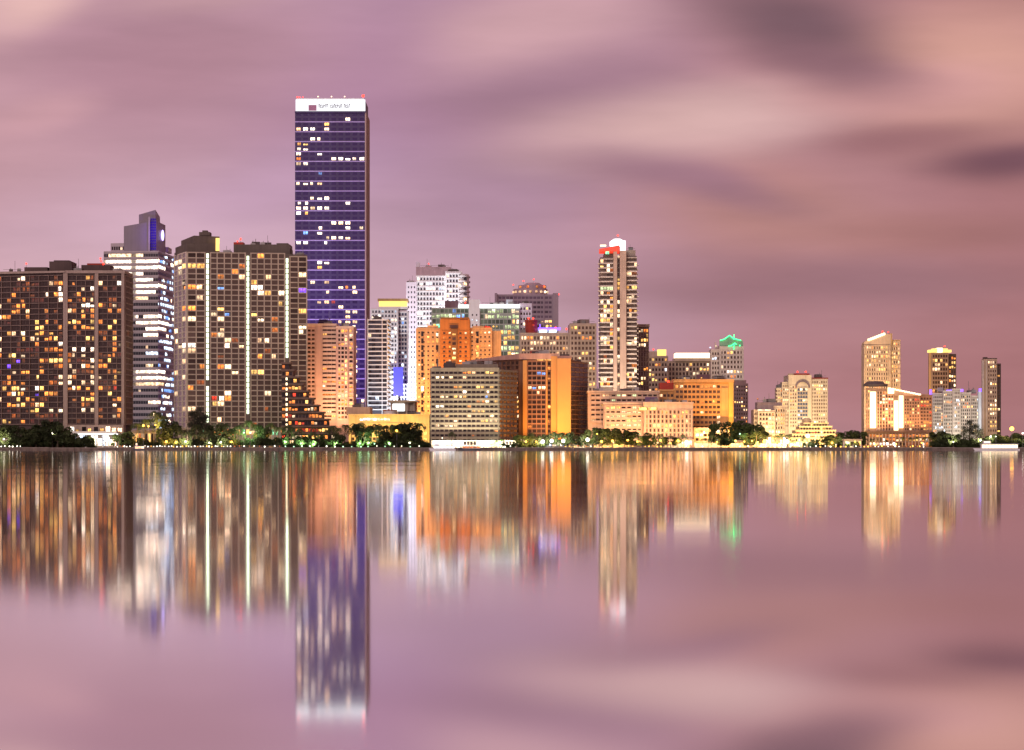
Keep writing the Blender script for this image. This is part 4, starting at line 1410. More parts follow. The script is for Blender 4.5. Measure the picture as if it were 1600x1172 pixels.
def neon(b, pts, D, r=0.5):
    for (p0, p1) in zip(pts[:-1], pts[1:]):
        a0, a1 = Vector((X(p0[0], D), D, Z(p0[1], D))), Vector((X(p1[0], D), D, Z(p1[1], D)))
        d = a1 - a0
        o = b.add('neon_tube', cube(E_GREENN), (a0 + a1) / 2, 0, (d.length, r, r))
        o.rotation_euler = (0, -math.atan2(d.z, d.x), 0)


neon(b, [(1125, 532), (1132, 530), (1140, 524), (1146, 529), (1158, 532)], D - 0.6, 0.6)
neon(b, [(1147, 522.5), (1146.6, 531)], D - 0.8, 0.5)
neon(b, [(1138, 541), (1143, 540), (1148, 536), (1151, 538.5)], D - 0.6, 0.6)
neon(b, [(1147, 538), (1146.5, 546)], D - 0.8, 0.5)
b.front(1125, 1161, 547, 660, D, 7, 15, win=(0.6, 0.22, 0.76), gl=G_BROWN, p=0.13, pal='wyo', slab=(0.45, 0.4, WB), pier=(0.9, 0.4, WB),
        rects=[(1136, 1154, 576, 588, 'W', 0.9)])
b.front(1112, 1124, 549, 660, D + 3, 3, 15, win=(0.6, 0.22, 0.76), gl=G_BROWN, p=0.2, pal='wc', slab=(0.45, 0.4, WB))
b.beacon(1110, 543, D + 3, mat=LIT['c'], size=0.8)
b.beacon(1119, 541, D + 3, mat=LIT['w'], size=0.9)
b.beacon(1156, 540, D - 1, mat=E_GREENN, size=0.8, pole=1)
b.pbox('spire', 1117, 1118.6, 535, 546.3, D + 6, 2, WB)
b.finish()
flood(1138, 1862, 1138, 590, D, (1, 0.9, 0.82), 22000, 90, 'at the tower with green neon')
D = 1720
b = Building('apartment_block', 'dark mauve-brown block with small squares of light behind the orange office block', 'building', 1158, D, 208)
MB = wall('mauve_brown', (0.30, 0.20, 0.19))
b.pbox('wall', 1143, 1169, 599, None, D, 24, MB)
b.pbox('wall', 1148, 1166, 594, 599.3, D + 3, 16, MB)
b.front(1146.5, 1168.5, 601, 680, D, 6, 13, win=(0.5, 0.25, 0.72), gl=G_BROWN, p=0.18, pal='wyo', slab=(0.35, 0.25, MB), pier=(0.5, 0.25, MB))
b.finish()

# ---- low cream building
D = 1640
b = Building('apartment_block', 'low cream block with flat roofs left of the arched hotel', 'building', 1203, D, 209)
CM = wall('cream_stucco', (0.62, 0.50, 0.38))
b.pbox('wall', 1178, 1186, 640, None, D + 2, 20, CM)
b.pbox('wall', 1184, 1211, 641, None, D - 2, 20, CM)
b.pbox('wall', 1209, 1228, 634, None, D + 1, 20, CM)
b.pbox('attic', 1183, 1222, 628.5, 641.3, D + 6, 14, wall('grey_attic', (0.36, 0.28, 0.28)))
b.pbox('roof_edge', 1183, 1205, 640, 642, D - 2.6, 2, LIT['w'])
b.front(1186, 1210, 644, 685, D - 2, 5, 6, win=(0.66, 0.22, 0.74), gl=G_BROWN, p=0.34, pal='yywo', slab=(0.5, 0.4, CM))
b.front(1211, 1227, 638, 685, D + 1, 4, 7, win=(0.56, 0.2, 0.76), gl=G_BROWN, p=0.25, pal='yow', slab=(0.4, 0.3, CM), pier=(0.5, 0.3, CM))
b.front(1178.5, 1184, 643, 685, D + 2, 2, 6, win=(0.6, 0.2, 0.76), gl=G_BROWN, p=0.1, pal='y')
b.roof(1185, 1221, 628.5, D + 6, 10, 4)
b.beacon(1184, 623.5, D + 8, mat=LIT['o'], size=0.8, pole=4)
b.finish()
for q in (1190, 1213):
    flood(q, D - 26, q, 655, D, (1, 0.72, 0.38), 12500, 90, 'at the low cream block')

# ---- arched hotel
D = 1800
AH = wall('arched_hotel_stone', (0.56, 0.46, 0.36))
b = Building('hotel', 'cream stepped hotel with a dark round arch near its top', 'building', 1252, D, 210)
b.pbox('wall', 1213, 1223, 606, None, D + 4, 10, AH)
b.pbox('wall', 1222, 1234, 597, None, D + 2, 14, AH)
b.pbox('wall', 1232, 1268, 586, None, D, 32, AH)
b.pbox('wall', 1266, 1293.5, 592, None, D + 2, 28, AH)
b.drum('corner_turret', X(1237, D), D + 4, 5 / F * D, 2.4, Z(600, D), Z(583.5, D), wall('turret_cream', (0.7, 0.56, 0.36)))
b.pbox('roof_red', 1241, 1265, 583.5, 586.3, D + 4, 14, M_RED)
b.pbox('roof_red', 1266, 1294, 590, 592.3, D + 4, 14, M_RED)
n = 14
for i in range(n):          # the arch, voussoir by voussoir
    a0, a1 = math.pi * i / n, math.pi * (i + 0.94) / n
    pp = []
    for (aa, rr) in ((a0, 9.2), (a0, 11.6), (a1, 11.6), (a1, 9.2)):
        pp.append((X(1254, D) + rr / F * D * math.cos(aa), Z(606, D) + rr / F * D * math.sin(aa)))
    v = [(p_[0] - b.base.x, D - 0.9 - b.base.y, p_[1] - b.base.z) for p_ in pp] + [(p_[0] - b.base.x, D + 0.2 - b.base.y, p_[1] - b.base.z) for p_ in pp]
    mk('arch_stone', mesh('arch_stone', v, [(0, 1, 2, 3), (7, 6, 5, 4), (0, 4, 5, 1), (1, 5, 6, 2), (2, 6, 7, 3), (3, 7, 4, 0)], wall('arch_dark', (0.17, 0.12, 0.15))), b.o)
b.front(1246, 1262, 606, 668, D - 0.2, 4, 11, win=(0.8, 0.2, 0.8), gl=G_BLUE, p=0.16, pal='wc', slab=(0.5, 0.4, AH))
b.front(1212, 1222.5, 608, 668, D + 4, 3, 11, win=(0.55, 0.22, 0.72), gl=G_BROWN, p=0.22, pal='yow', slab=(0.4, 0.2, AH))
b.front(1223, 1233, 600, 668, D + 2, 3, 12, win=(0.55, 0.22, 0.72), gl=G_BROWN, p=0.16, pal='yow', slab=(0.4, 0.2, AH))
b.front(1234, 1245, 602, 668, D, 3, 12, win=(0.55, 0.22, 0.72), gl=G_BROWN, p=0.14, pal='yow', slab=(0.4, 0.2, AH))
b.front(1268, 1293, 594, 668, D + 2, 7, 13, win=(0.55, 0.22, 0.72), gl=G_BROWN, p=0.2, pal='yyw', slab=(0.4, 0.2, AH), pier=(0.6, 0.25, AH))
b.roof(1268, 1292, 590, D + 4, 12, 4)
b.roof(1212, 1221, 606, D + 4, 14, 2, False)
for q in (1246, 1259):
    b.beacon(q, 581, D + 6, size=0.8)
b.finish()
for q in (1225, 1255, 1283):
    flood(q, D - 40, q, 630, D, (1, 0.74, 0.40), 22000, 90, 'at the arched hotel')

# ---- stepped cream ziggurat hotel
D = 1580
ZC = wall('ziggurat_cream', (0.70, 0.56, 0.34))
b = Building('stepped_hotel', 'low cream stepped building like a ziggurat, brightly lit in yellow', 'building', 1275, D, 211)
tiers = [(1256, 1294, 661, 666), (1249, 1300, 666, 672), (1243, 1306, 672, 678), (1238, 1311, 678, 684), (1232, 1316, 684, 690)]
for i, (p0, p1, t0, t1) in enumerate(tiers):
    b.pbox('tier', p0, p1, t0, t1 + (0.0 if i < 4 else 8), D + 8 - i * 2, 20, ZC)
    b.pbox('tier_edge', p0 - 0.6, p1 + 0.6, t0 - 0.5, t0 + 1.0, D + 7.4 - i * 2, 1.2, ZC)
    b.front(p0 + 1, p1 - 1, t0 + 1.4, t1 - 0.1, D + 8 - i * 2, max(7, int((p1 - p0) / 4.6)), 1, win=(0.55, 0.1, 0.85), gl=G_BROWN, p=0.3, pal='ywyr', clump=0.1)
b.drum('rotunda', X(1265, D), D + 16, 7.5 / F * D, 2.6, Z(661.2, D), Z(655.5, D), ZC, 24)
b.drum('rotunda_cap', X(1265, D), D + 16, 7.5 / F * D, 2.6, Z(655.5, D), Z(652.5, D), ZC, 24, 0.5)
b.front(1234, 1314, 690.4, 697, D, 16, 1, win=(0.74, 0.05, 0.9), p=0.75, pal='WywyW')
b.finish()
for q in (1238, 1256, 1275, 1294, 1311):
    flood(q, D - 18, q, 676, D, (1, 0.74, 0.30), 7600, 115, 'at the stepped cream building')

# ---- right group: curved-top tower and hotel with white light columns
D = 1710
TW = wall('tan_render', (0.60, 0.45, 0.30))
b = Building('apartment_tower', 'tall tan tower with a glowing curved white roofline, on the right', 'building', 1378, D, 212)
b.pbox('wall', 1350, 1392, 538, None, D, 13, TW)
b.pbox('wall', 1391.5, 1407, 531, None, D + 3, 12, wall('amber_render', (0.56, 0.36, 0.16)))
crown = [E(1350 + i * 4.2, D) for i in range(11)]
tops = [Z(y_, D) for y_ in (535, 532, 530, 527, 525, 523.5, 522.5, 521.5, 521.5, 522, 523)]
back = [(p_[0], p_[1] + 10) for p_ in reversed(crown)]
b.prism('curved_crown', crown + back, Z(538.5, D), tops + list(reversed(tops)), TW)
for i in range(8):
    p0, p1 = 1356 + i * 3.4, 1356 + (i + 0.97) * 3.4
    t0 = 531 - i * 1.3
    b.pbox('crown_light', p0, p1, t0 - 1.8, t0 + 1.8, D - 0.5, 1.0, E_WARM)
b.pbox('crown_fin', 1391, 1394, 521, 538.4, D + 1, 14, wall('amber_render', (0.56, 0.36, 0.16)))
b.front(1350, 1391, 540, 690, D, 11, 22, win=(0.6, 0.22, 0.78), gl=G_BROWN, p=0.22, pal='wyo', slab=(0.5, 0.4, TW), pier=(0.8, 0.4, TW))
b.front(1392, 1406.5, 534, 690, D + 3, 4, 22, win=(0.6, 0.22, 0.78), gl=G_BROWN, p=0.26, pal='oyw', slab=(0.5, 0.4, TW), pier=(0.7, 0.4, TW))
b.beacon(1379, 518.5, D + 4, size=0.9)
b.beacon(1388, 519, D + 4, size=0.6)
b.finish()
flood(1362, D - 42, 1365, 600, D, (1, 0.72, 0.44), 34000, 90, 'at the tan curved tower')
flood(1398, D - 42, 1398, 600, D, (1, 0.6, 0.26), 34000, 90, 'at the tan curved tower')

D = 1610
HB = wall('hotel_brown', (0.40, 0.24, 0.16))
b = Building('hotel', 'wide brown hotel with two white light columns and a swept lit roofline', 'building', 1402, D, 213)
roof = [E(1353, D), E(1386, D), E(1438, D), E(1438, D + 26), E(1386, D + 26), E(1355, D + 26)]
b.prism('wall', roof, GZ - .3, [Z(606, D), Z(607, D), Z(617, D), Z(617, D), Z(607, D), Z(606, D)], HB)
b.prism('wall', [E(1437, D + 1), E(1456.5, D + 3), E(1456.5, D + 26), E(1437, D + 26)], GZ - .3, [Z(616, D)] * 4, HB)
b.prism('swept_roof', [E(1386, D - 1.5), E(1440, D - 1.5), E(1440, D + 6), E(1386, D + 6)], Z(618.2, D), [Z(606, D), Z(616.5, D), Z(616.5, D), Z(606, D)], wall('hotel_roof', (0.5, 0.33, 0.24)))
for i in range(12):
    t0 = 606.4 + i * 0.87
    b.pbox('roof_light', 1387.5 + i * 4.3, 1391.5 + i * 4.3, t0 - 0.7, t0 + 1.5, D - 2.2, 0.6, E_WARM)
b.pbox('lit_panel', 1387.5, 1397, 606.5, 615, D - 2.9, 0.6, E_WARM)
b.drum('dark_disc_canopy', X(1370, D), D + 6, 19 / F * D, 7, Z(603.5, D), Z(600, D), wall('disc_dark', (0.10, 0.075, 0.08)), 36)
b.drum('dark_disc_top', X(1369, D), D + 6, 17 / F * D, 6.4, Z(600, D), Z(595.5, D), wall('disc_dark', (0.10, 0.075, 0.08)), 36, 0.72)
for (p0, p1, t0, t1) in ((1360, 1368.5, 612, 674), (1397.5, 1403.5, 626, 674), (1405, 1411.5, 617, 674)):
    nn = int((t1 - t0) / 5.2)
    for i in range(nn):
        b.pbox('light_column', p0, p1, t0 + i * 5.2, t0 + i * 5.2 + 4.9, D - 1.4, 1.2, E_WARM)
wkw = dict(gl=G_BROWN, slab=(0.4, 0.3, HB), pal='oywr')
b.front(1352.5, 1359.5, 609, 673, D, 2, 12, win=(0.6, 0.2, 0.75), p=0.12, pier=(0.4, 0.3, PC), **wkw)
b.front(1369.5, 1396.5, 611, 673, D, 6, 12, win=(0.6, 0.2, 0.78), p=0.2, pier=(0.5, 0.4, PC), **wkw)
b.front(1412.5, 1437, 622, 673, D, 6, 10, win=(0.6, 0.2, 0.78), p=0.16, pier=(0.4, 0.3, HB), **wkw)
b.face(E(1438, D + 1), E(1456, D + 3), Z(673, D), Z(620, D), 4, 10, win=(0.66, 0.2, 0.76), p=0.55, gl=G_BROWN, slab=(0.4, 0.3, HB), pal='ooyr')
b.pbox('podium', 1351, 1457, 676, None, D - 12, 13, wall('hotel_podium', (0.33, 0.18, 0.10)))
b.pbox('podium_cornice', 1350, 1458, 674, 676.3, D - 13, 15, wall('hotel_podium', (0.33, 0.18, 0.10)))
b.front(1353, 1456, 677.5, 697, D - 12, 20, 3, win=(0.62, 0.16, 0.80), gl=G_BROWN, p=0.42, pal='yooddwW', slab=(0.35, 0.3, HB), pier=(0.5, 0.5, PC))
b.finish()
for q in (1358, 1380, 1406, 1430, 1450):
    flood(q, D - 9, q, 640, D, (1, 0.52, 0.22), 9000, 120, 'at the brown hotel', z=Z(673.9, D - 13))

D = 1800
b = Building('apartment_tower', 'brown tower with a bright yellow crown, between the hotel and the white condominium', 'building', 1473, D, 214)
DB = wall('dark_umber_tower', (0.36, 0.24, 0.16))
b.pbox('wall', 1455, 1482, 551, None, D, 12, DB)
b.pbox('wall', 1481.5, 1494, 553, None, D + 4, 22, BRD)
b.pbox('corner_pier', 1451.8, 1456, 552, None, D + 1, 4, wall('amber_render', (0.56, 0.36, 0.16)))
for i, (p0, p1, t0) in enumerate(((1452, 1458, 546.5), (1458, 1465, 544.5), (1465, 1473, 543.5), (1473, 1481, 544.5), (1481, 1487, 546.5))):
    b.pbox('crown_light', p0, p1 - 0.2, t0, 550.5, D - 0.3, 9, E_GOLD if i != 2 else E_WARM)
b.front(1456.5, 1481, 553, 690, D, 6, 20, win=(0.78, 0.2, 0.8), gl=G_BROWN, p=0.2, pal='yow', slab=(0.45, 0.4, DB), pier=(0.35, 0.3, DB),
        rects=[(1456, 1474, 558, 568, 'y', 0.8), (1456, 1474, 576, 583, 'w', 0.8)])
b.front(1482.5, 1493.5, 556, 690, D + 4, 3, 19, win=(0.66, 0.2, 0.76), gl=G_BROWN, p=0.3, pal='yow', slab=(0.5, 0.4, BRD))
b.beacon(1476, 541, D + 3, size=0.7)
b.finish()
flood(1453, D - 34, 1455, 600, D, (1, 0.62, 0.30), 14000, 80, 'at the yellow-crowned tower')
flood(1480, D - 34, 1478, 600, D, (1, 0.66, 0.36), 14000, 80, 'at the yellow-crowned tower')

D = 1660
WC = wall('ivory_render', (0.60, 0.53, 0.46))
b = Building('condominium_block', 'ivory condominium with violet roof lights, low on the right', 'building', 1493, D, 215)
for (p0, p1, t0, dd) in ((1457, 1474, 616, 2), (1473.5, 1489, 612, 0), (1488.5, 1501, 609, -2), (1500.5, 1517, 615, 0), (1516.5, 1533, 620, 2)):
    b.pbox('wall', p0, p1, t0, None, D + dd, 12 - dd, WC)
    b.pbox('parapet', p0 - 0.3, p1 + 0.3, t0 - 1.8, t0 + 0.6, D + dd - 0.6, 12 - dd, WC)
    b.front(p0 + 0.5, p1 - 0.5, t0 + 2, 676, D + dd, 5, 11 if t0 < 618 else 10, win=(0.52, 0.2, 0.76), gl=G_DARK, p=0.14, pal='wyoc', slab=(0.4, 0.5, WC), pier=(0.4, 0.3, WC))
b.roof(1460, 1486, 611, D + 1, 14, 5)
b.roof(1502, 1530, 614, D + 1, 14, 5)
for (p0, p1, y0, y1) in ((1452.5, 1456, 609, 618), (1479, 1487, 609.3, 611.2), (1496, 1505, 608, 612), (1530, 1533.5, 607, 612)):
    b.pbox('violet_light', p0, p1, y0, y1, D - 0.5, 1, E_VIOLET)
b.pbox('lit_shaft', 1529, 1533.5, 612, 672, D - 1, 4, wall('pale_blue_render', (0.6, 0.68, 0.76)))
b.finish()
for q in (1470, 1498, 1525):
    flood(q, D - 30, q, 655, D, (1.0, 0.95, 0.8), 9500, 90, 'at the ivory condominium')

D = 1700
LB = wall('lone_tower_tan', (0.50, 0.37, 0.27))
b = Building('apartment_tower', 'lone slim brown tower with a pale edge at the far right', 'building', 1549, D, 216)
b.pbox('wall', 1537, 1558, 561, None, D, 8, LB)
b.pbox('wall', 1557.5, 1564, 568, None, D + 3, 6, BRD)
b.pbox('pale_edge', 1535, 1537.5, 563, None, D - 1, 3, WC)
b.pbox('rib', 1541, 1542.2, 563, None, D - 0.7, 1, WC)
b.pbox('penthouse', 1537.5, 1543, 558, 561.5, D + 2, 5, BRD)
b.pbox('penthouse', 1543.5, 1558, 559.5, 561.4, D + 2, 5, BRD)
b.front(1543, 1557.5, 563, 676, D, 4, 17, win=(0.56, 0.22, 0.74), gl=G_BROWN, p=0.2, pal='yww', slab=(0.35, 0.2, LB), pier=(0.4, 0.2, LB),
        rects=[(1545, 1558, 634, 642, 'y', 0.7), (1545, 1556, 658, 668, 'y', 0.9)])
b.front(1558, 1563, 570, 676, D + 3, 1, 16, win=(0.7, 0.2, 0.74), gl=G_BROWN, p=0.16, pal='yw', slab=(0.4, 0.9, BRD))
b.finish()

flood(1546, D - 36, 1547, 620, D, (1, 0.74, 0.46), 12000, 90, 'at the lone right tower')

# ---- small low buildings between the trees
def low_house(px0, px1, top, D, label, mat, pal, p, cols, roof, name='pavilion'):
    b = Building(name, label, 'building', (px0 + px1) / 2, D, int(px0))
    b.pbox('wall', px0, px1, top + 2, None, D, 9, mat)
    b.pbox('roof', px0 - 1.5, px1 + 1.5, top, top + 2.3, D - 1.5, 12, roof)
    b.front(px0 + 0.6, px1 - 0.6, top + 3.2, 697.5, D, cols, 1, win=(0.72, 0.06, 0.9), p=p, pal=pal, pier=(0.25, 0.15, mat), clump=0.1)
    b.finish()


low_house(-6, 17, 684, 1520, 'low pavilion with pale green light at the left edge', WC, 'gcW', 0.9, 5, OLD)
low_house(206, 246, 672, 1530, 'small amber-lit pavilion below the white-banded office tower', BE, 'oyw', 0.7, 8, BED)
low_house(250, 282, 684, 1522, 'low amber-lit kiosk left of the light-strip tower', BE, 'ooyw', 0.75, 7, BED, 'kiosk')
low_house(808, 838, 686, 1524, 'low cream pavilion before the left foot of the brown tower', CM, 'ywW', 0.8, 7, BE)
low_house(840, 892, 687, 1522, 'long pavilion with blinding white light before the orange fin', M_WHITE, 'WcWW', 1.0, 12, WC)
low_house(896, 918, 686, 1522, 'small warm-lit pavilion before the dark side of the brown tower', CM, 'wyW', 0.85, 5, BE)
low_house(1150, 1180, 688, 1530, 'low amber-lit hut among trees right of the orange office block', BE, 'oyy', 0.7, 7, BED, 'hut')
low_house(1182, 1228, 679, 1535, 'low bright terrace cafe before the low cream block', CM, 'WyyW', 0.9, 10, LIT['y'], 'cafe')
low_house(1320, 1346, 686, 1540, 'small white-lit house left of the brown hotel', M_WHITE, 'Wyw', 0.8, 6, BE, 'house')
low_house(1458, 1496, 690, 1530, 'low dim hut under the dark trees on the right', TB, 'oyw', 0.4, 8, OLD, 'hut')

# the long white-lit passenger boat at the right
M_HULL = wall('boat_hull_white', (0.7, 0.7, 0.7), 0.35, 0.08)
M_HULLD = wall('boat_hull_dark', (0.05, 0.05, 0.07), 0.4, 0.1)


def boat(name, label, cat, px0, px1, D, h_hull, h_cab, lit, hullmat, cabs=1, mast=True):
    o = mk(name, None, None, (X((px0 + px1) / 2, D), D, 0.02))
    tag(o, label, cat)
    L_ = X(px1, D) - X(px0, D)
    w_ = min(L_ * 0.28, 7.0)
    v, f = [], []
    n = 10
    for i in range(n + 1):              # hull: ribs narrowing to a raked bow at the left
        t_ = i / n
        half = w_ / 2 * (1 - (1 - min(1, t_ * 2.4)) ** 2) * (1.0 if t_ < 0.9 else 0.94)
        x = -L_ / 2 + L_ * t_
        sheer = h_hull * (1.25 - 0.35 * min(1, t_ * 1.6))
        rake = (1 - t_) * 0.06 * L_ * (1 if t_ < 0.3 else 0)
        v += [(x + rake, -half * 0.75, -0.4), (x, -half, sheer), (x, half, sheer), (x + rake, half * 0.75, -0.4)]
    for i in range(n):
        a_, c_ = 4 * i, 4 * (i + 1)
        for j in range(3):
            f.append((a_ + j, c_ + j, c_ + j + 1, a_ + j + 1))
    f += [(0, 1, 2, 3), (4 * n + 3, 4 * n + 2, 4 * n + 1, 4 * n)]
    mk('hull', mesh('hull', v, f, hullmat), o)
    x0, x1 = -L_ * 0.32, L_ * 0.46
    mk('cabin', cube(M_HULL), o, ((x0 + x1) / 2, 0, h_hull + h_cab / 2), 0, (x1 - x0, w_ * 0.72, h_cab))
    nw = max(3, int((x1 - x0) / 1.6))
    for i in range(nw):
        q = x0 + (i + 0.5) * (x1 - x0) / nw
        mk('cabin_window', cube(lit), o, (q, -w_ * 0.36, h_hull + h_cab * 0.52), 0, ((x1 - x0) / nw * 0.86, 0.12, h_cab * 0.72))
    mk('cabin_roof', cube(M_HULL), o, ((x0 + x1) / 2, 0, h_hull + h_cab + 0.1), 0, (x1 - x0 + 1.0, w_ * 0.82, 0.2))
    if cabs > 1:
        mk('wheelhouse', cube(M_HULL), o, (x0 + L_ * 0.12, 0, h_hull + h_cab + 0.95), 0, (L_ * 0.16, w_ * 0.5, 1.5))
        mk('wheelhouse_window', cube(lit), o, (x0 + L_ * 0.12, -w_ * 0.25, h_hull + h_cab + 1.1), 0, (L_ * 0.13, 0.12, 0.6))
    if mast:
        mk('mast', cube(M_STEEL), o, (0, 0, h_hull + h_cab + 2.0), 0, (0.12, 0.12, 3.6))
        mk('mast_light', ball(E_LAMPW), o, (0, 0, h_hull + h_cab + 3.9), 0, (0.22, 0.22, 0.22))
    return o


boat('passenger_boat', 'long low passenger boat glowing white at the far right shore', 'boat', 1520, 1592, 1480, 1.0, 2.2, E_WARM, M_HULL, 2)
boat('motor_yacht', 'white lit yacht moored before the olive grey block', 'boat', 670, 712, 1488, 1.0, 1.5, E_WHITE, M_HULL, 2)
boat('motor_boat', 'small dark motor boat moored below the white-banded office tower', 'boat', 208, 226, 1490, 0.9, 1.2, LIT['w'], M_HULLD, 2, False)
boat('motor_boat', 'dark low barge moored right of the lit yacht', 'boat', 716, 752, 1490, 1.0, 1.1, LIT['o'], M_HULLD, 1, False)

# ================================================================== trees
LEAF = {}


def leaf_mat(name, rgb):
    m, N, L, b = _nt(name)
    geo = N.new('ShaderNodeNewGeometry')
    n = N.new('ShaderNodeTexNoise')
    n.inputs['Scale'].default_value = 0.5
    n.inputs['Detail'].default_value = 2
    L.new(geo.outputs['Position'], n.inputs['Vector'])
    oi = N.new('ShaderNodeObjectInfo')
    a = N.new('ShaderNodeMath')
    a.operation = 'MULTIPLY_ADD'
    a.inputs[1].default_value = 0.7
    L.new(oi.outputs['Random'], a.inputs[0])
    L.new(n.outputs[0], a.inputs[2])
    s = N.new('ShaderNodeVectorMath')
    s.operation = 'SCALE'
    s.inputs[0].default_value = rgb
    L.new(a.outputs[0], s.inputs['Scale'])
    L.new(s.outputs[0], b.inputs['Base Color'])
    b.inputs['Roughness'].default_value = 0.6
    b.inputs['Specular IOR Level'].default_value = 0.2
    return m


M_LEAF = leaf_mat('leaf_dark_green', (0.045, 0.062, 0.022))
M_PALM = leaf_mat('palm_green', (0.065, 0.085, 0.03))
M_CAS = leaf_mat('casuarina_green', (0.045, 0.05, 0.032))
M_BARK = wall('bark', (0.11, 0.08, 0.055), 0.9, 0.4, 2.0)


def tube(v, f, pts, rad, n=6):
    base = len(v)
    for k, (p, r) in enumerate(zip(pts, rad)):
        for i in range(n):
            a = 2 * math.pi * i / n
            v.append((p[0] + r * math.cos(a), p[1] + r * math.sin(a), p[2]))
    for k in range(len(pts) - 1):
        for i in range(n):
            a, b_ = base + k * n + i, base + k * n + (i + 1) % n
            f.append((a, b_, b_ + n, a + n))


def leaf_quads(v, f, rng, c, r, n, size, flat=1.0):
    for _ in range(n):
        d = Vector((rng.gauss(0, 1), rng.gauss(0, 1), rng.gauss(0, 1))).normalized()
        p = Vector(c) + Vector((d.x * r, d.y * r, d.z * r * flat)) * rng.uniform(0.45, 1.0) ** 0.6
        s = size * rng.uniform(0.6, 1.3)
        a = Vector((rng.gauss(0, 1), rng.gauss(0, 1), rng.gauss(0, 0.7))).normalized() * s
        e = a.cross(Vector((rng.gauss(0, 1), rng.gauss(0, 1), rng.gauss(0, 1)))).normalized() * s * 0.55
        k = len(v)
        v += [tuple(p - a), tuple(p + e), tuple(p + a), tuple(p - e)]
        f.append((k, k + 1, k + 2, k + 3))


def broadleaf(seed):
    rng = random.Random(seed)
    tv, tf, lv, lf = [], [], [], []
    top = 4.2
    tube(tv, tf, [(0, 0, -0.2), (0.1, 0, 1.5), (0.15, 0.1, 3.0), (0.1, 0.1, top)], [0.42, 0.34, 0.28, 0.2])
    for i in range(15):
        a = rng.uniform(0, 2 * math.pi)
        q = rng.uniform(0.2, 1.0) ** 0.6
        c = (3.6 * q * math.cos(a), 3.6 * q * math.sin(a), rng.uniform(3.2, 8.6) - q * 0.9)
        if i < 7:
            tube(tv, tf, [(0.1, 0.1, 3.0 + 0.15 * i), (c[0] * .5, c[1] * .5, (c[2] + 3.4) / 2), c], [0.16, 0.1, 0.04], 5)
        leaf_quads(lv, lf, rng, c, rng.uniform(1.2, 2.0), 130, 0.46, 0.8)
    return mesh('trunk', tv, tf, M_BARK), mesh('crown', lv, lf, M_LEAF)


def palm(seed):
    rng = random.Random(seed)
    tv, tf, lv, lf = [], [], [], []
    lean = rng.uniform(-0.7, 0.7)
    pts = [(lean * (k / 6) ** 2, 0, 8.2 * k / 6 - 0.2) for k in range(7)]
    tube(tv, tf, pts, [0.26, 0.2, 0.18, 0.17, 0.16, 0.15, 0.17], 6)
    hub = Vector(pts[-1])
    for i in range(20):
        a = 2 * math.pi * i / 20 + rng.uniform(-0.15, 0.15)
        up = rng.uniform(-0.25, 0.95)
        ln = rng.uniform(2.3, 3.1)
        d = Vector((math.cos(a), math.sin(a), 0))
        prev = hub
        for k in range(1, 8):
            t = k / 7
            p = hub + d * ln * t * (0.95 - 0.15 * t) + Vector((0, 0, up * ln * t * 0.9 - 1.25 * ln * t * t * 0.8))
            side = Vector((-d.y, d.x, 0))
            w = 0.75 * math.sin(math.pi * min(1, t * 0.85 + 0.1)) + 0.1
            for sgn in (-1, 1):
                tip = p + side * sgn * w + d * 0.35 - Vector((0, 0, 0.42 * w))
                n0 = len(lv)
                lv.extend([tuple(prev), tuple(prev.lerp(p, 0.6)), tuple(tip)])
                lf.append((n0, n0 + 1, n0 + 2))
            n0 = len(lv)
            lv.extend([tuple(prev + side * 0.05), tuple(p + side * 0.04), tuple(p - side * 0.04), tuple(prev - side * 0.05)])
            lf.append((n0, n0 + 1, n0 + 2, n0 + 3))
            prev = p
    return mesh('trunk', tv, tf, M_BARK), mesh('crown', lv, lf, M_PALM)


def casuarina(seed):
    rng = random.Random(seed)
    tv, tf, lv, lf = [], [], [], []
    tube(tv, tf, [(0, 0, -0.2), (0.1, 0, 4), (0, 0.1, 7.5), (0.05, 0, 9.6)], [0.34, 0.24, 0.13, 0.04])
    for i in range(60):
        z = rng.uniform(1.4, 9.8)
        q = (1 - ((z - 1.0) / 9.4)) ** 0.7 * rng.uniform(0.3, 1.0) * 3.0
        a = rng.uniform(0, 2 * math.pi)
        c = (q * math.cos(a), q * math.sin(a), z + q * 0.25)
        if i < 14:
            tube(tv, tf, [(0, 0, z - 0.6), c], [0.07, 0.02], 4)
        for _ in range(24):
            p = Vector(c) + Vector((rng.gauss(0, 0.5), rng.gauss(0, 0.5), rng.gauss(0, 0.4)))
            d = Vector((c[0] * 0.25 + rng.gauss(0, .3), c[1] * 0.25 + rng.gauss(0, .3), rng.uniform(-0.2, 0.9))).normalized() * rng.uniform(0.4, 0.9)
            e = Vector((rng.gauss(0, 1), rng.gauss(0, 1), 0)).normalized() * 0.07
            k = len(lv)
            lv.extend([tuple(p - d * .5 - e), tuple(p - d * .5 + e), tuple(p + d * .5 + e * .3), tuple(p + d * .5 - e * .3)])
            lf.append((k, k + 1, k + 2, k + 3))
    return mesh('trunk', tv, tf, M_BARK), mesh('crown', lv, lf, M_CAS)


def shrub(seed):
    rng = random.Random(seed)
    tv, tf, lv, lf = [], [], [], []
    for i in range(7):
        a = rng.uniform(0, 6.28)
        c = (rng.uniform(0, 1.8) * math.cos(a) * 1.5, rng.uniform(0, 1.2) * math.sin(a), rng.uniform(0.6, 1.7))
        tube(tv, tf, [(c[0] * 0.3, c[1] * 0.3, -0.1), c], [0.06, 0.02], 4)
        leaf_quads(lv, lf, rng, c, rng.uniform(0.6, 1.0), 110, 0.26, 0.85)
    return mesh('trunk', tv, tf, M_BARK), mesh('crown', lv, lf, M_LEAF)


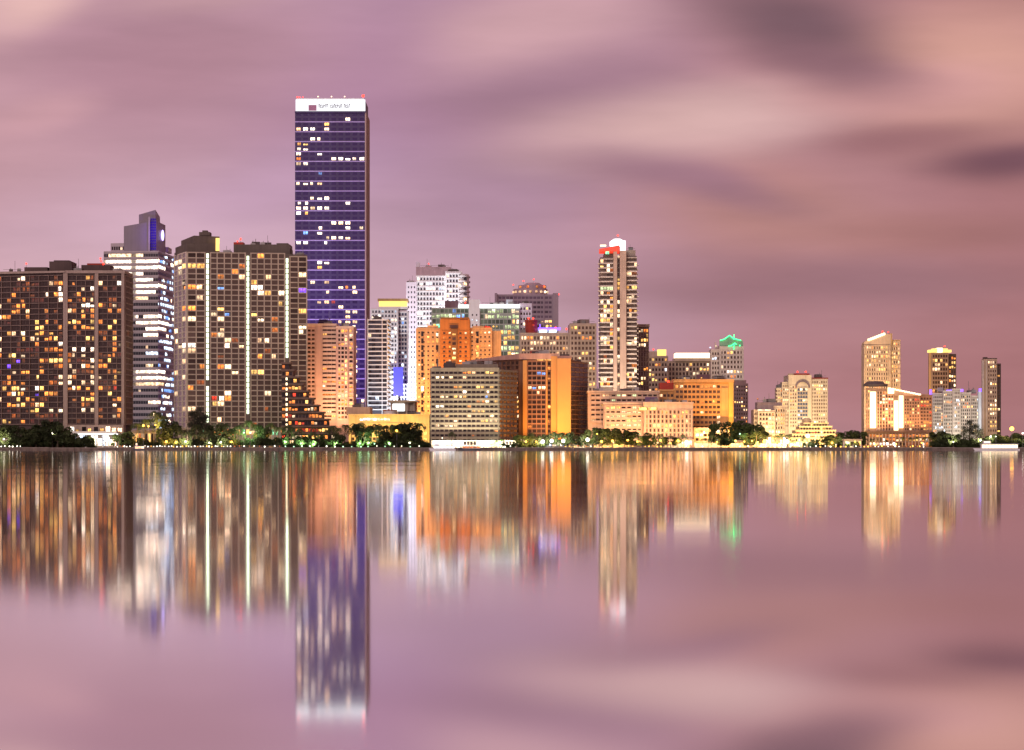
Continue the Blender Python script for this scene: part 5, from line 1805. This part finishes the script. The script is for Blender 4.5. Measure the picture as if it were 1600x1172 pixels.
BUSH = [shrub(s) for s in (14, 15, 16)]
KINDS = {
    'bush': BUSH,
    'broad': [broadleaf(s) for s in (1, 2, 3, 4)], 'palm': [palm(s) for s in (5, 6, 7, 8)],
    'casuarina': [casuarina(s) for s in (9, 10)], 'shrub': [shrub(s) for s in (11, 12, 13)],
}
KH = {'broad': 9.4, 'palm': 9.6, 'casuarina': 10.6, 'shrub': 2.3, 'bush': 2.4}
ZONES = [(-100, 145, 'before the dark brown balcony tower'), (145, 210, 'right of the white entrance canopy'), (210, 272, 'below the white-banded office tower'),
         (272, 440, 'before the light-strip tower'), (440, 545, 'before the brown terraces'), (545, 670, 'before the yellow garage'),
         (670, 808, 'before the olive grey block'), (808, 920, 'before the brown tower with orange fins'), (920, 1030, 'before the pale peach apartments'),
         (1030, 1150, 'before the orange office block'), (1150, 1230, 'before the low cream block'), (1230, 1320, 'before the stepped cream building'),
         (1320, 1460, 'before the brown hotel'), (1460, 1535, 'before the ivory condominium'), (1535, 1800, 'near the lone tower at far right')]


def zone(px):
    for a, c, t in ZONES:
        if a <= px < c:
            return t
    return 'on the shore'


PLANTS = []


def plant(kind, px, top, D=1510, wide=1.0):
    PLANTS.append((kind, px, top, D, wide))


for a in [('broad', -2, 660, 1512, 1.1), ('broad', 28, 663, 1508, 1.0), ('broad', 47, 668, 1506, 1.15), ('broad', 66, 661, 1508, 1.0), ('broad', 82, 655, 1507, 1.0), ('broad', 99, 663, 1506, 1.1),
          ('broad', 114, 676, 1505, 1.2), ('broad', 130, 684, 1505, 1.3), ('shrub', 142, 693, 1504, 1.3), ('broad', 56, 676, 1504, 1.3), ('broad', 90, 674, 1504, 1.4),
          ('broad', 186, 677, 1510, 1.1), ('broad', 200, 674, 1512, 1.0), ('palm', 214, 655, 1516, 1.0), ('palm', 226, 648, 1518, 1.0), ('palm', 246, 634, 1516, 0.9), ('palm', 255, 642, 1514, 0.9),
          ('broad', 264, 655, 1514, 0.9), ('palm', 277, 660, 1511, 1.0), ('palm', 284, 668, 1509, 1.0), ('casuarina', 302, 640, 1514, 1.2), ('casuarina', 312, 632, 1516, 1.2), ('casuarina', 320, 645, 1514, 1.1),
          ('palm', 293, 672, 1507, 1.1), ('palm', 301, 674, 1506, 1.1), ('palm', 316, 672, 1507, 1.1), ('broad', 340, 662, 1513, 1.0), ('broad', 354, 668, 1510, 1.0), ('palm', 330, 668, 1507, 1.0),
          ('palm', 365, 668, 1508, 1.0), ('palm', 378, 672, 1508, 1.0), ('palm', 391, 650, 1512, 0.9), ('palm', 403, 657, 1513, 0.9), ('broad', 412, 664, 1512, 0.8), ('palm', 422, 655, 1512, 0.9), ('palm', 434, 662, 1510, 0.9),
          ('palm', 448, 666, 1508, 1.0), ('palm', 460, 674, 1508, 1.0), ('broad', 472, 680, 1506, 1.1), ('palm', 486, 672, 1508, 1.0), ('broad', 498, 679, 1506, 1.1), ('palm', 512, 668, 1509, 1.0),
          ('palm', 527, 664, 1510, 1.0), ('palm', 538, 658, 1512, 1.0), ('broad', 530, 677, 1506, 1.0), ('palm', 549, 663, 1510, 1.0), ('palm', 557, 656, 1512, 1.0), ('broad', 569, 661, 1509, 0.9), ('palm', 581, 662, 1510, 1.0),
          ('palm', 592, 660, 1510, 1.0), ('broad', 600, 672, 1507, 1.0), ('broad', 624, 661, 1509, 1.15), ('broad', 637, 660, 1508, 1.2), ('broad', 648, 670, 1507, 1.1), ('palm', 657, 655, 1540, 0.8), ('broad', 612, 673, 1506, 1.0),
          ('palm', 706, 671, 1509, 1.0), ('palm', 776, 686, 1506, 1.2), ('palm', 784, 684, 1506, 1.2), ('shrub', 796, 692, 1505, 1.2), ('broad', 809, 678, 1510, 0.9), ('broad', 823, 679, 1510, 1.1), ('broad', 836, 680, 1510, 1.1),
          ('broad', 858, 678, 1512, 1.0), ('broad', 874, 676, 1513, 1.1), ('broad', 890, 675, 1512, 1.2), ('broad', 903, 681, 1508, 1.0),
          ('broad', 926, 670, 1514, 1.0), ('broad', 941, 667, 1514, 1.2), ('broad', 957, 668, 1514, 1.2), ('broad', 976, 671, 1512, 1.1), ('broad', 988, 672, 1512, 1.1), ('broad', 1004, 680, 1509, 1.1), ('broad', 1016, 679, 1509, 1.1),
          ('broad', 1035, 682, 1508, 1.1), ('palm', 1048, 678, 1509, 1.2), ('broad', 1058, 683, 1507, 1.1), ('palm', 1098, 683, 1507, 1.2), ('broad', 1122, 660, 1560, 0.9), ('palm', 1107, 686, 1506, 1.2), ('broad', 1126, 682, 1507, 1.2),
          ('broad', 1139, 685, 1506, 1.2), ('broad', 1153, 657, 1545, 1.0), ('broad', 1164, 661, 1542, 1.0), ('broad', 1176, 660, 1540, 1.1), ('broad', 1188, 671, 1520, 1.1), ('broad', 1168, 675, 1512, 1.2), ('palm', 1200, 676, 1512, 1.2),
          ('palm', 1214, 677, 1512, 1.2), ('palm', 1222, 674, 1514, 1.1), ('palm', 1240, 686, 1508, 1.3), ('broad', 1272, 686, 1508, 1.2), ('broad', 1292, 681, 1509, 1.1), ('broad', 1304, 679, 1510, 1.2), ('shrub', 1288, 694, 1504, 1.3),
          ('shrub', 1312, 693, 1504, 1.3), ('broad', 1319, 674, 1560, 1.0), ('broad', 1332, 672, 1560, 1.1), ('broad', 1342, 673, 1556, 1.1), ('palm', 1362, 684, 1510, 1.1), ('palm', 1384, 685, 1510, 1.1), ('palm', 1410, 680, 1512, 1.1),
          ('palm', 1422, 681, 1511, 1.1), ('palm', 1432, 679, 1512, 1.1), ('palm', 1444, 680, 1511, 1.1), ('palm', 1453, 679, 1512, 1.1), ('broad', 1464, 672, 1514, 1.0), ('broad', 1476, 675, 1512, 1.1), ('broad', 1489, 677, 1511, 1.1),
          ('casuarina', 1506, 663, 1510, 1.1), ('casuarina', 1515, 655, 1512, 1.2), ('casuarina', 1525, 662, 1510, 1.2), ('casuarina', 1533, 668, 1510, 1.1), ('broad', 1546, 680, 1509, 1.2), ('broad', 1557, 678, 1509, 1.3), ('broad', 1569, 681, 1509, 1.2),
          ('broad', 1578, 679, 1530, 1.1), ('broad', 1588, 676, 1535, 1.1), ('broad', 1598, 679, 1530, 1.2), ('broad', 1610, 677, 1530, 1.2)] + [('palm', q_, t_, 1511, 1.05) for q_, t_ in ((306, 658), (350, 655), (372, 659), (452, 659), (468, 664), (494, 662), (520, 660), (565, 655), (588, 657), (604, 659),
                                              (830, 672), (866, 670), (910, 674), (950, 671), (1010, 672), (1030, 675), (1068, 676), (1112, 676), (1182, 668), (1232, 676), (1256, 680), (1284, 679))]:
    plant(*a)
rng = random.Random(77)
for q in list(range(436, 670, 11)) + list(range(212, 270, 14)) + list(range(1460, 1520, 15)):
    plant('shrub', q + rng.uniform(-3, 3), rng.uniform(690, 695), 1505 + rng.uniform(-1, 1), rng.uniform(1.0, 1.6))
for (p0, p1, st, t0, t1) in ((-4, 18, 9, 684, 688), (22, 140, 9, 680, 687), (212, 270, 10, 684, 689), (276, 446, 8, 679, 687), (448, 668, 10, 684, 690), (800, 850, 12, 687, 691), (1262, 1346, 13, 687, 691), (1458, 1578, 8, 681, 687), (1578, 1612, 9, 683, 687)):
    q = p0
    while q < p1:
        plant('bush', q + rng.uniform(-2.5, 2.5), rng.uniform(t0, t1), rng.uniform(1506, 1509), rng.uniform(0.55, 0.9))
        q += st
WORDS = {'bush': ('bush', 'dense dark bush', 'bush', 'bushes along the shore'),
         'broad': ('broadleaf_tree', 'round dark broadleaf tree', 'tree', 'broadleaf trees along the shore'),
         'palm': ('palm_tree', 'palm tree', 'palm', 'palms along the shore'),
         'casuarina': ('casuarina_tree', 'tall wispy casuarina tree', 'tree', 'casuarina trees along the shore'),
         'shrub': ('shrub', 'low leafy shrub', 'shrub', 'shrubs along the quay')}
groups = {}
for p in sorted(PLANTS, key=lambda p: p[1]):
    groups.setdefault((p[0], zone(p[1])), []).append(p)
rng = random.Random(31)
for (kind, zn), ps in groups.items():
    nm, words, cat, grp = WORDS[kind]
    for i, (_, px, top, D, wide) in enumerate(ps):
        tr, cr_ = rng.choice(KINDS[kind])
        h = Z(top, D) - GZ
        s = h / KH[kind]
        o = mk(nm, None, None, (X(px, D), D, GZ), rng.uniform(0, 6.28), (s * wide, s * wide, s))
        lab = '%s %s' % (words, zn) if len(ps) == 1 else '%s %s, %s from the left' % (words, zn, ORD[i])
        tag(o, lab, cat, grp)
        mk('trunk', tr, o)
        mk('crown', cr_, o)

# ================================================================== lamps along the quay
LAMPS = []
for (px, top, kind) in [(6, 686, 'w'), (82, 677, 'w'), (150, 684, 'w'), (170, 684, 'w'), (224, 665, 'y'), (232, 666, 'y'), (243, 664, 'y'), (290, 690, 'w'), (327, 692, 'w'), (381, 676, 'g'), (391, 676, 'g'),
                        (400, 685, 'o'), (445, 690, 'g'), (470, 693, 'g'), (490, 694, 'g'), (524, 694, 'g'), (562, 693, 'g'), (576, 692, 'g'), (585, 693, 'g'), (608, 693, 'g'), (620, 673, 'o'), (640, 692, 'w'),
                        (768, 690, 'w'), (780, 691, 'g'), (848, 690, 'W'), (862, 689, 'W'), (880, 689, 'W'), (918, 687, 'W'), (933, 678, 'y'), (964, 696, 'y'), (981, 688, 'o'), (1032, 688, 'y'), (1073, 691, 'W'), (1080, 693, 'y'),
                        (1100, 676, 'w'), (1149, 689, 'o'), (1156, 678, 'g'), (1175, 689, 'o'), (1195, 690, 'O'), (1208, 689, 'o'), (1230, 690, 'W'), (1252, 691, 'y'), (1262, 681, 'W'), (1325, 692, 'w'), (1336, 690, 'y'),
                        (1368, 695, 'y'), (1400, 694, 'y'), (1440, 692, 'o'), (1490, 691, 'w'), (1532, 688, 'w'), (1548, 682, 'w'), (1581, 670, 'O'), (1598, 677, 'w'), (940, 690, 'y'), (957, 689, 'o'), (996, 690, 'y'), (1012, 691, 'o'), (1048, 692, 'y'), (1060, 689, 'o'), (1120, 691, 'y'), (1134, 690, 'o'), (1163, 690, 'y'), (1184, 691, 'y'), (1220, 690, 'y'),
                        (1242, 692, 'y'), (1280, 692, 'y'), (1300, 692, 'y'), (822, 690, 'y'), (838, 690, 'o'), (900, 691, 'y'), (260, 690, 'o'), (275, 691, 'y'), (312, 692, 'y'), (345, 691, 'w'), (362, 690, 'o'), (415, 690, 'o'), (430, 688, 'y')]:
    LAMPS.append((px, top, kind))
LCOL = {'w': (E_LAMPW, (1, 0.86, 0.6), 7000, 0.42), 'W': (E_LAMPW, (1, 0.9, 0.7), 9000, 0.95), 'y': (E_LAMP, (1, 0.62, 0.2), 5200, 0.62), 'o': (E_LAMP, (1, 0.5, 0.13), 5600, 0.66),
        'O': (E_LAMP, (1, 0.62, 0.22), 20000, 1.1), 'g': (E_LAMPG, (0.62, 1, 0.5), 7500, 0.46)}
CNAME = {'w': 'white', 'W': 'large bright white', 'y': 'yellow', 'o': 'orange', 'O': 'large bright orange', 'g': 'greenish'}
groups = {}
for l in sorted(LAMPS):
    groups.setdefault((l[2], zone(l[0])), []).append(l)
for (kind, zn), ls in groups.items():
    mat, colr, watts, rad = LCOL[kind]
    for i, (px, top, _) in enumerate(ls):
        D = 1503.0 if (kind not in 'yo' or i % 3 == 0) else 1508.5
        z = Z(top, D)
        rad = LCOL[kind][3] * (rng.uniform(0.5, 1.0) if kind in 'yog' else 1.0)
        o = mk('street_lamp', None, None, (X(px, D), D, GZ))
        lab = '%s quay lamp %s' % (CNAME[kind], zn) + ('' if len(ls) == 1 else ', %s from the left' % ORD[i])
        tag(o, lab, 'lamp', 'lamps along the quay')
        hh = max(0.6, z - GZ)
        mk('post', cube(M_STEEL), o, (0, 0, (hh - rad) / 2), 0, (0.14, 0.14, hh - rad))
        mk('base', cube(M_STEEL), o, (0, 0, 0.12), 0, (0.4, 0.4, 0.24))
        mk('globe', ball(mat, 10), o, (0, 0, hh), 0, (rad, rad, rad))
        # spot turned from the water to avoid streaks, top plate added; it lights the trees and paving behind it
        lo = spot('lamp_light', (0, 0, 0), (0, 1, 0.05 if top > 684 else -0.35), colr, watts, 165, o, 0.6)
        lo.location = (0, rad * 1.2, hh)
        lo.data.shadow_soft_size = rad * 0.6
        mk('added_plate', cube(M_STEEL), o, (0, rad * 0.2, hh + rad), 0, (rad * 1.6, rad * 2.0, 0.1))

# ground-level bollard lights in rows
BOL = []
rng = random.Random(9)
for (p0, p1, st, cols) in ((2, 34, 6, 'w'), (183, 206, 4, 'wo'), (226, 362, 4.6, 'wyww'), (366, 440, 8, 'wo'), (446, 660, 13, 'gw'), (735, 806, 9, 'wy'), (884, 1230, 6.5, 'yywo'), (1234, 1345, 8, 'yw'), (1350, 1456, 5.5, 'yow')):
    q = p0
    while q < p1:
        BOL.append((q + rng.uniform(-1, 1), rng.choice(cols)))
        q += st
BMAT = {'w': E_LAMPW, 'y': E_LAMP, 'o': LIT['o'], 'g': E_LAMPG}
groups = {}
for l in sorted(BOL):
    groups.setdefault(zone(l[0]), []).append(l)
for zn, ls in groups.items():
    for i, (px, kind) in enumerate(ls):
        D = 1501.6
        o = mk('bollard_light', None, None, (X(px, D), D, GZ))
        tag(o, ('short bollard light %s' % zn) + (', %s from the left' % ORD[i] if len(ls) > 1 else ''), 'bollard', 'bollard lights on the quay edge')
        hh = rng.uniform(0.55, 1.0)
        mk('post', cube(M_STEEL), o, (0, 0, hh / 2), 0, (0.16, 0.16, hh))
        r_ = rng.uniform(0.16, 0.32)
        mk('lens', ball(BMAT[kind]), o, (0, 0, hh + r_ * 0.8), 0, (r_, r_, r_))

# promenade railing
M_RAIL = wall('railing_steel', (0.45, 0.40, 0.34), 0.5)


def railing(px0, px1, label):
    D = 1500.9
    x0, x1 = X(px0, D), X(px1, D)
    o = mk('promenade_railing', None, None, ((x0 + x1) / 2, D, GZ + 0.2))
    tag(o, label, 'railing')
    for hgt in (0.55, 1.1):
        mk('rail', cube(M_RAIL), o, (0, 0, hgt), 0, (x1 - x0, 0.07, 0.07))
    n = int((x1 - x0) / 2.0)
    for i in range(n + 1):
        mk('post', cube(M_RAIL), o, (-(x1 - x0) / 2 + (x1 - x0) * i / n, 0, 0.55), 0, (0.09, 0.09, 1.1))


M_GW = wall('garden_wall_cream', (0.62, 0.52, 0.38), 0.8, 0.3, 0.6)


def garden_wall(px0, px1, label):
    """low rendered wall with posts behind the promenade planting"""
    D = 1515.5
    x0, x1 = X(px0, D), X(px1, D)
    o = mk('garden_wall', None, None, ((x0 + x1) / 2, D, GZ))
    tag(o, label, 'wall')
    n = max(3, int((x1 - x0) / 7))
    w = (x1 - x0) / n
    for i in range(n):
        mk('wall_panel', cube(M_GW), o, (-(x1 - x0) / 2 + (i + 0.5) * w, 0, 1.25), 0, (w - 0.4, 0.3, 2.5))
        mk('wall_post', cube(M_GW), o, (-(x1 - x0) / 2 + i * w, -0.05, 1.45), 0, (0.5, 0.5, 2.9))


garden_wall(886, 1078, 'low cream garden wall behind the trees at the peach apartments')
garden_wall(1086, 1230, 'low cream garden wall behind the trees right of centre')
garden_wall(278, 440, 'low cream garden wall behind the palms of the light-strip tower')
railing(918, 1080, 'pale quay railing along the peach apartments')
railing(1084, 1226, 'pale quay railing below the orange office block')
railing(228, 440, 'pale quay railing below the light-strip tower')
build_floods()
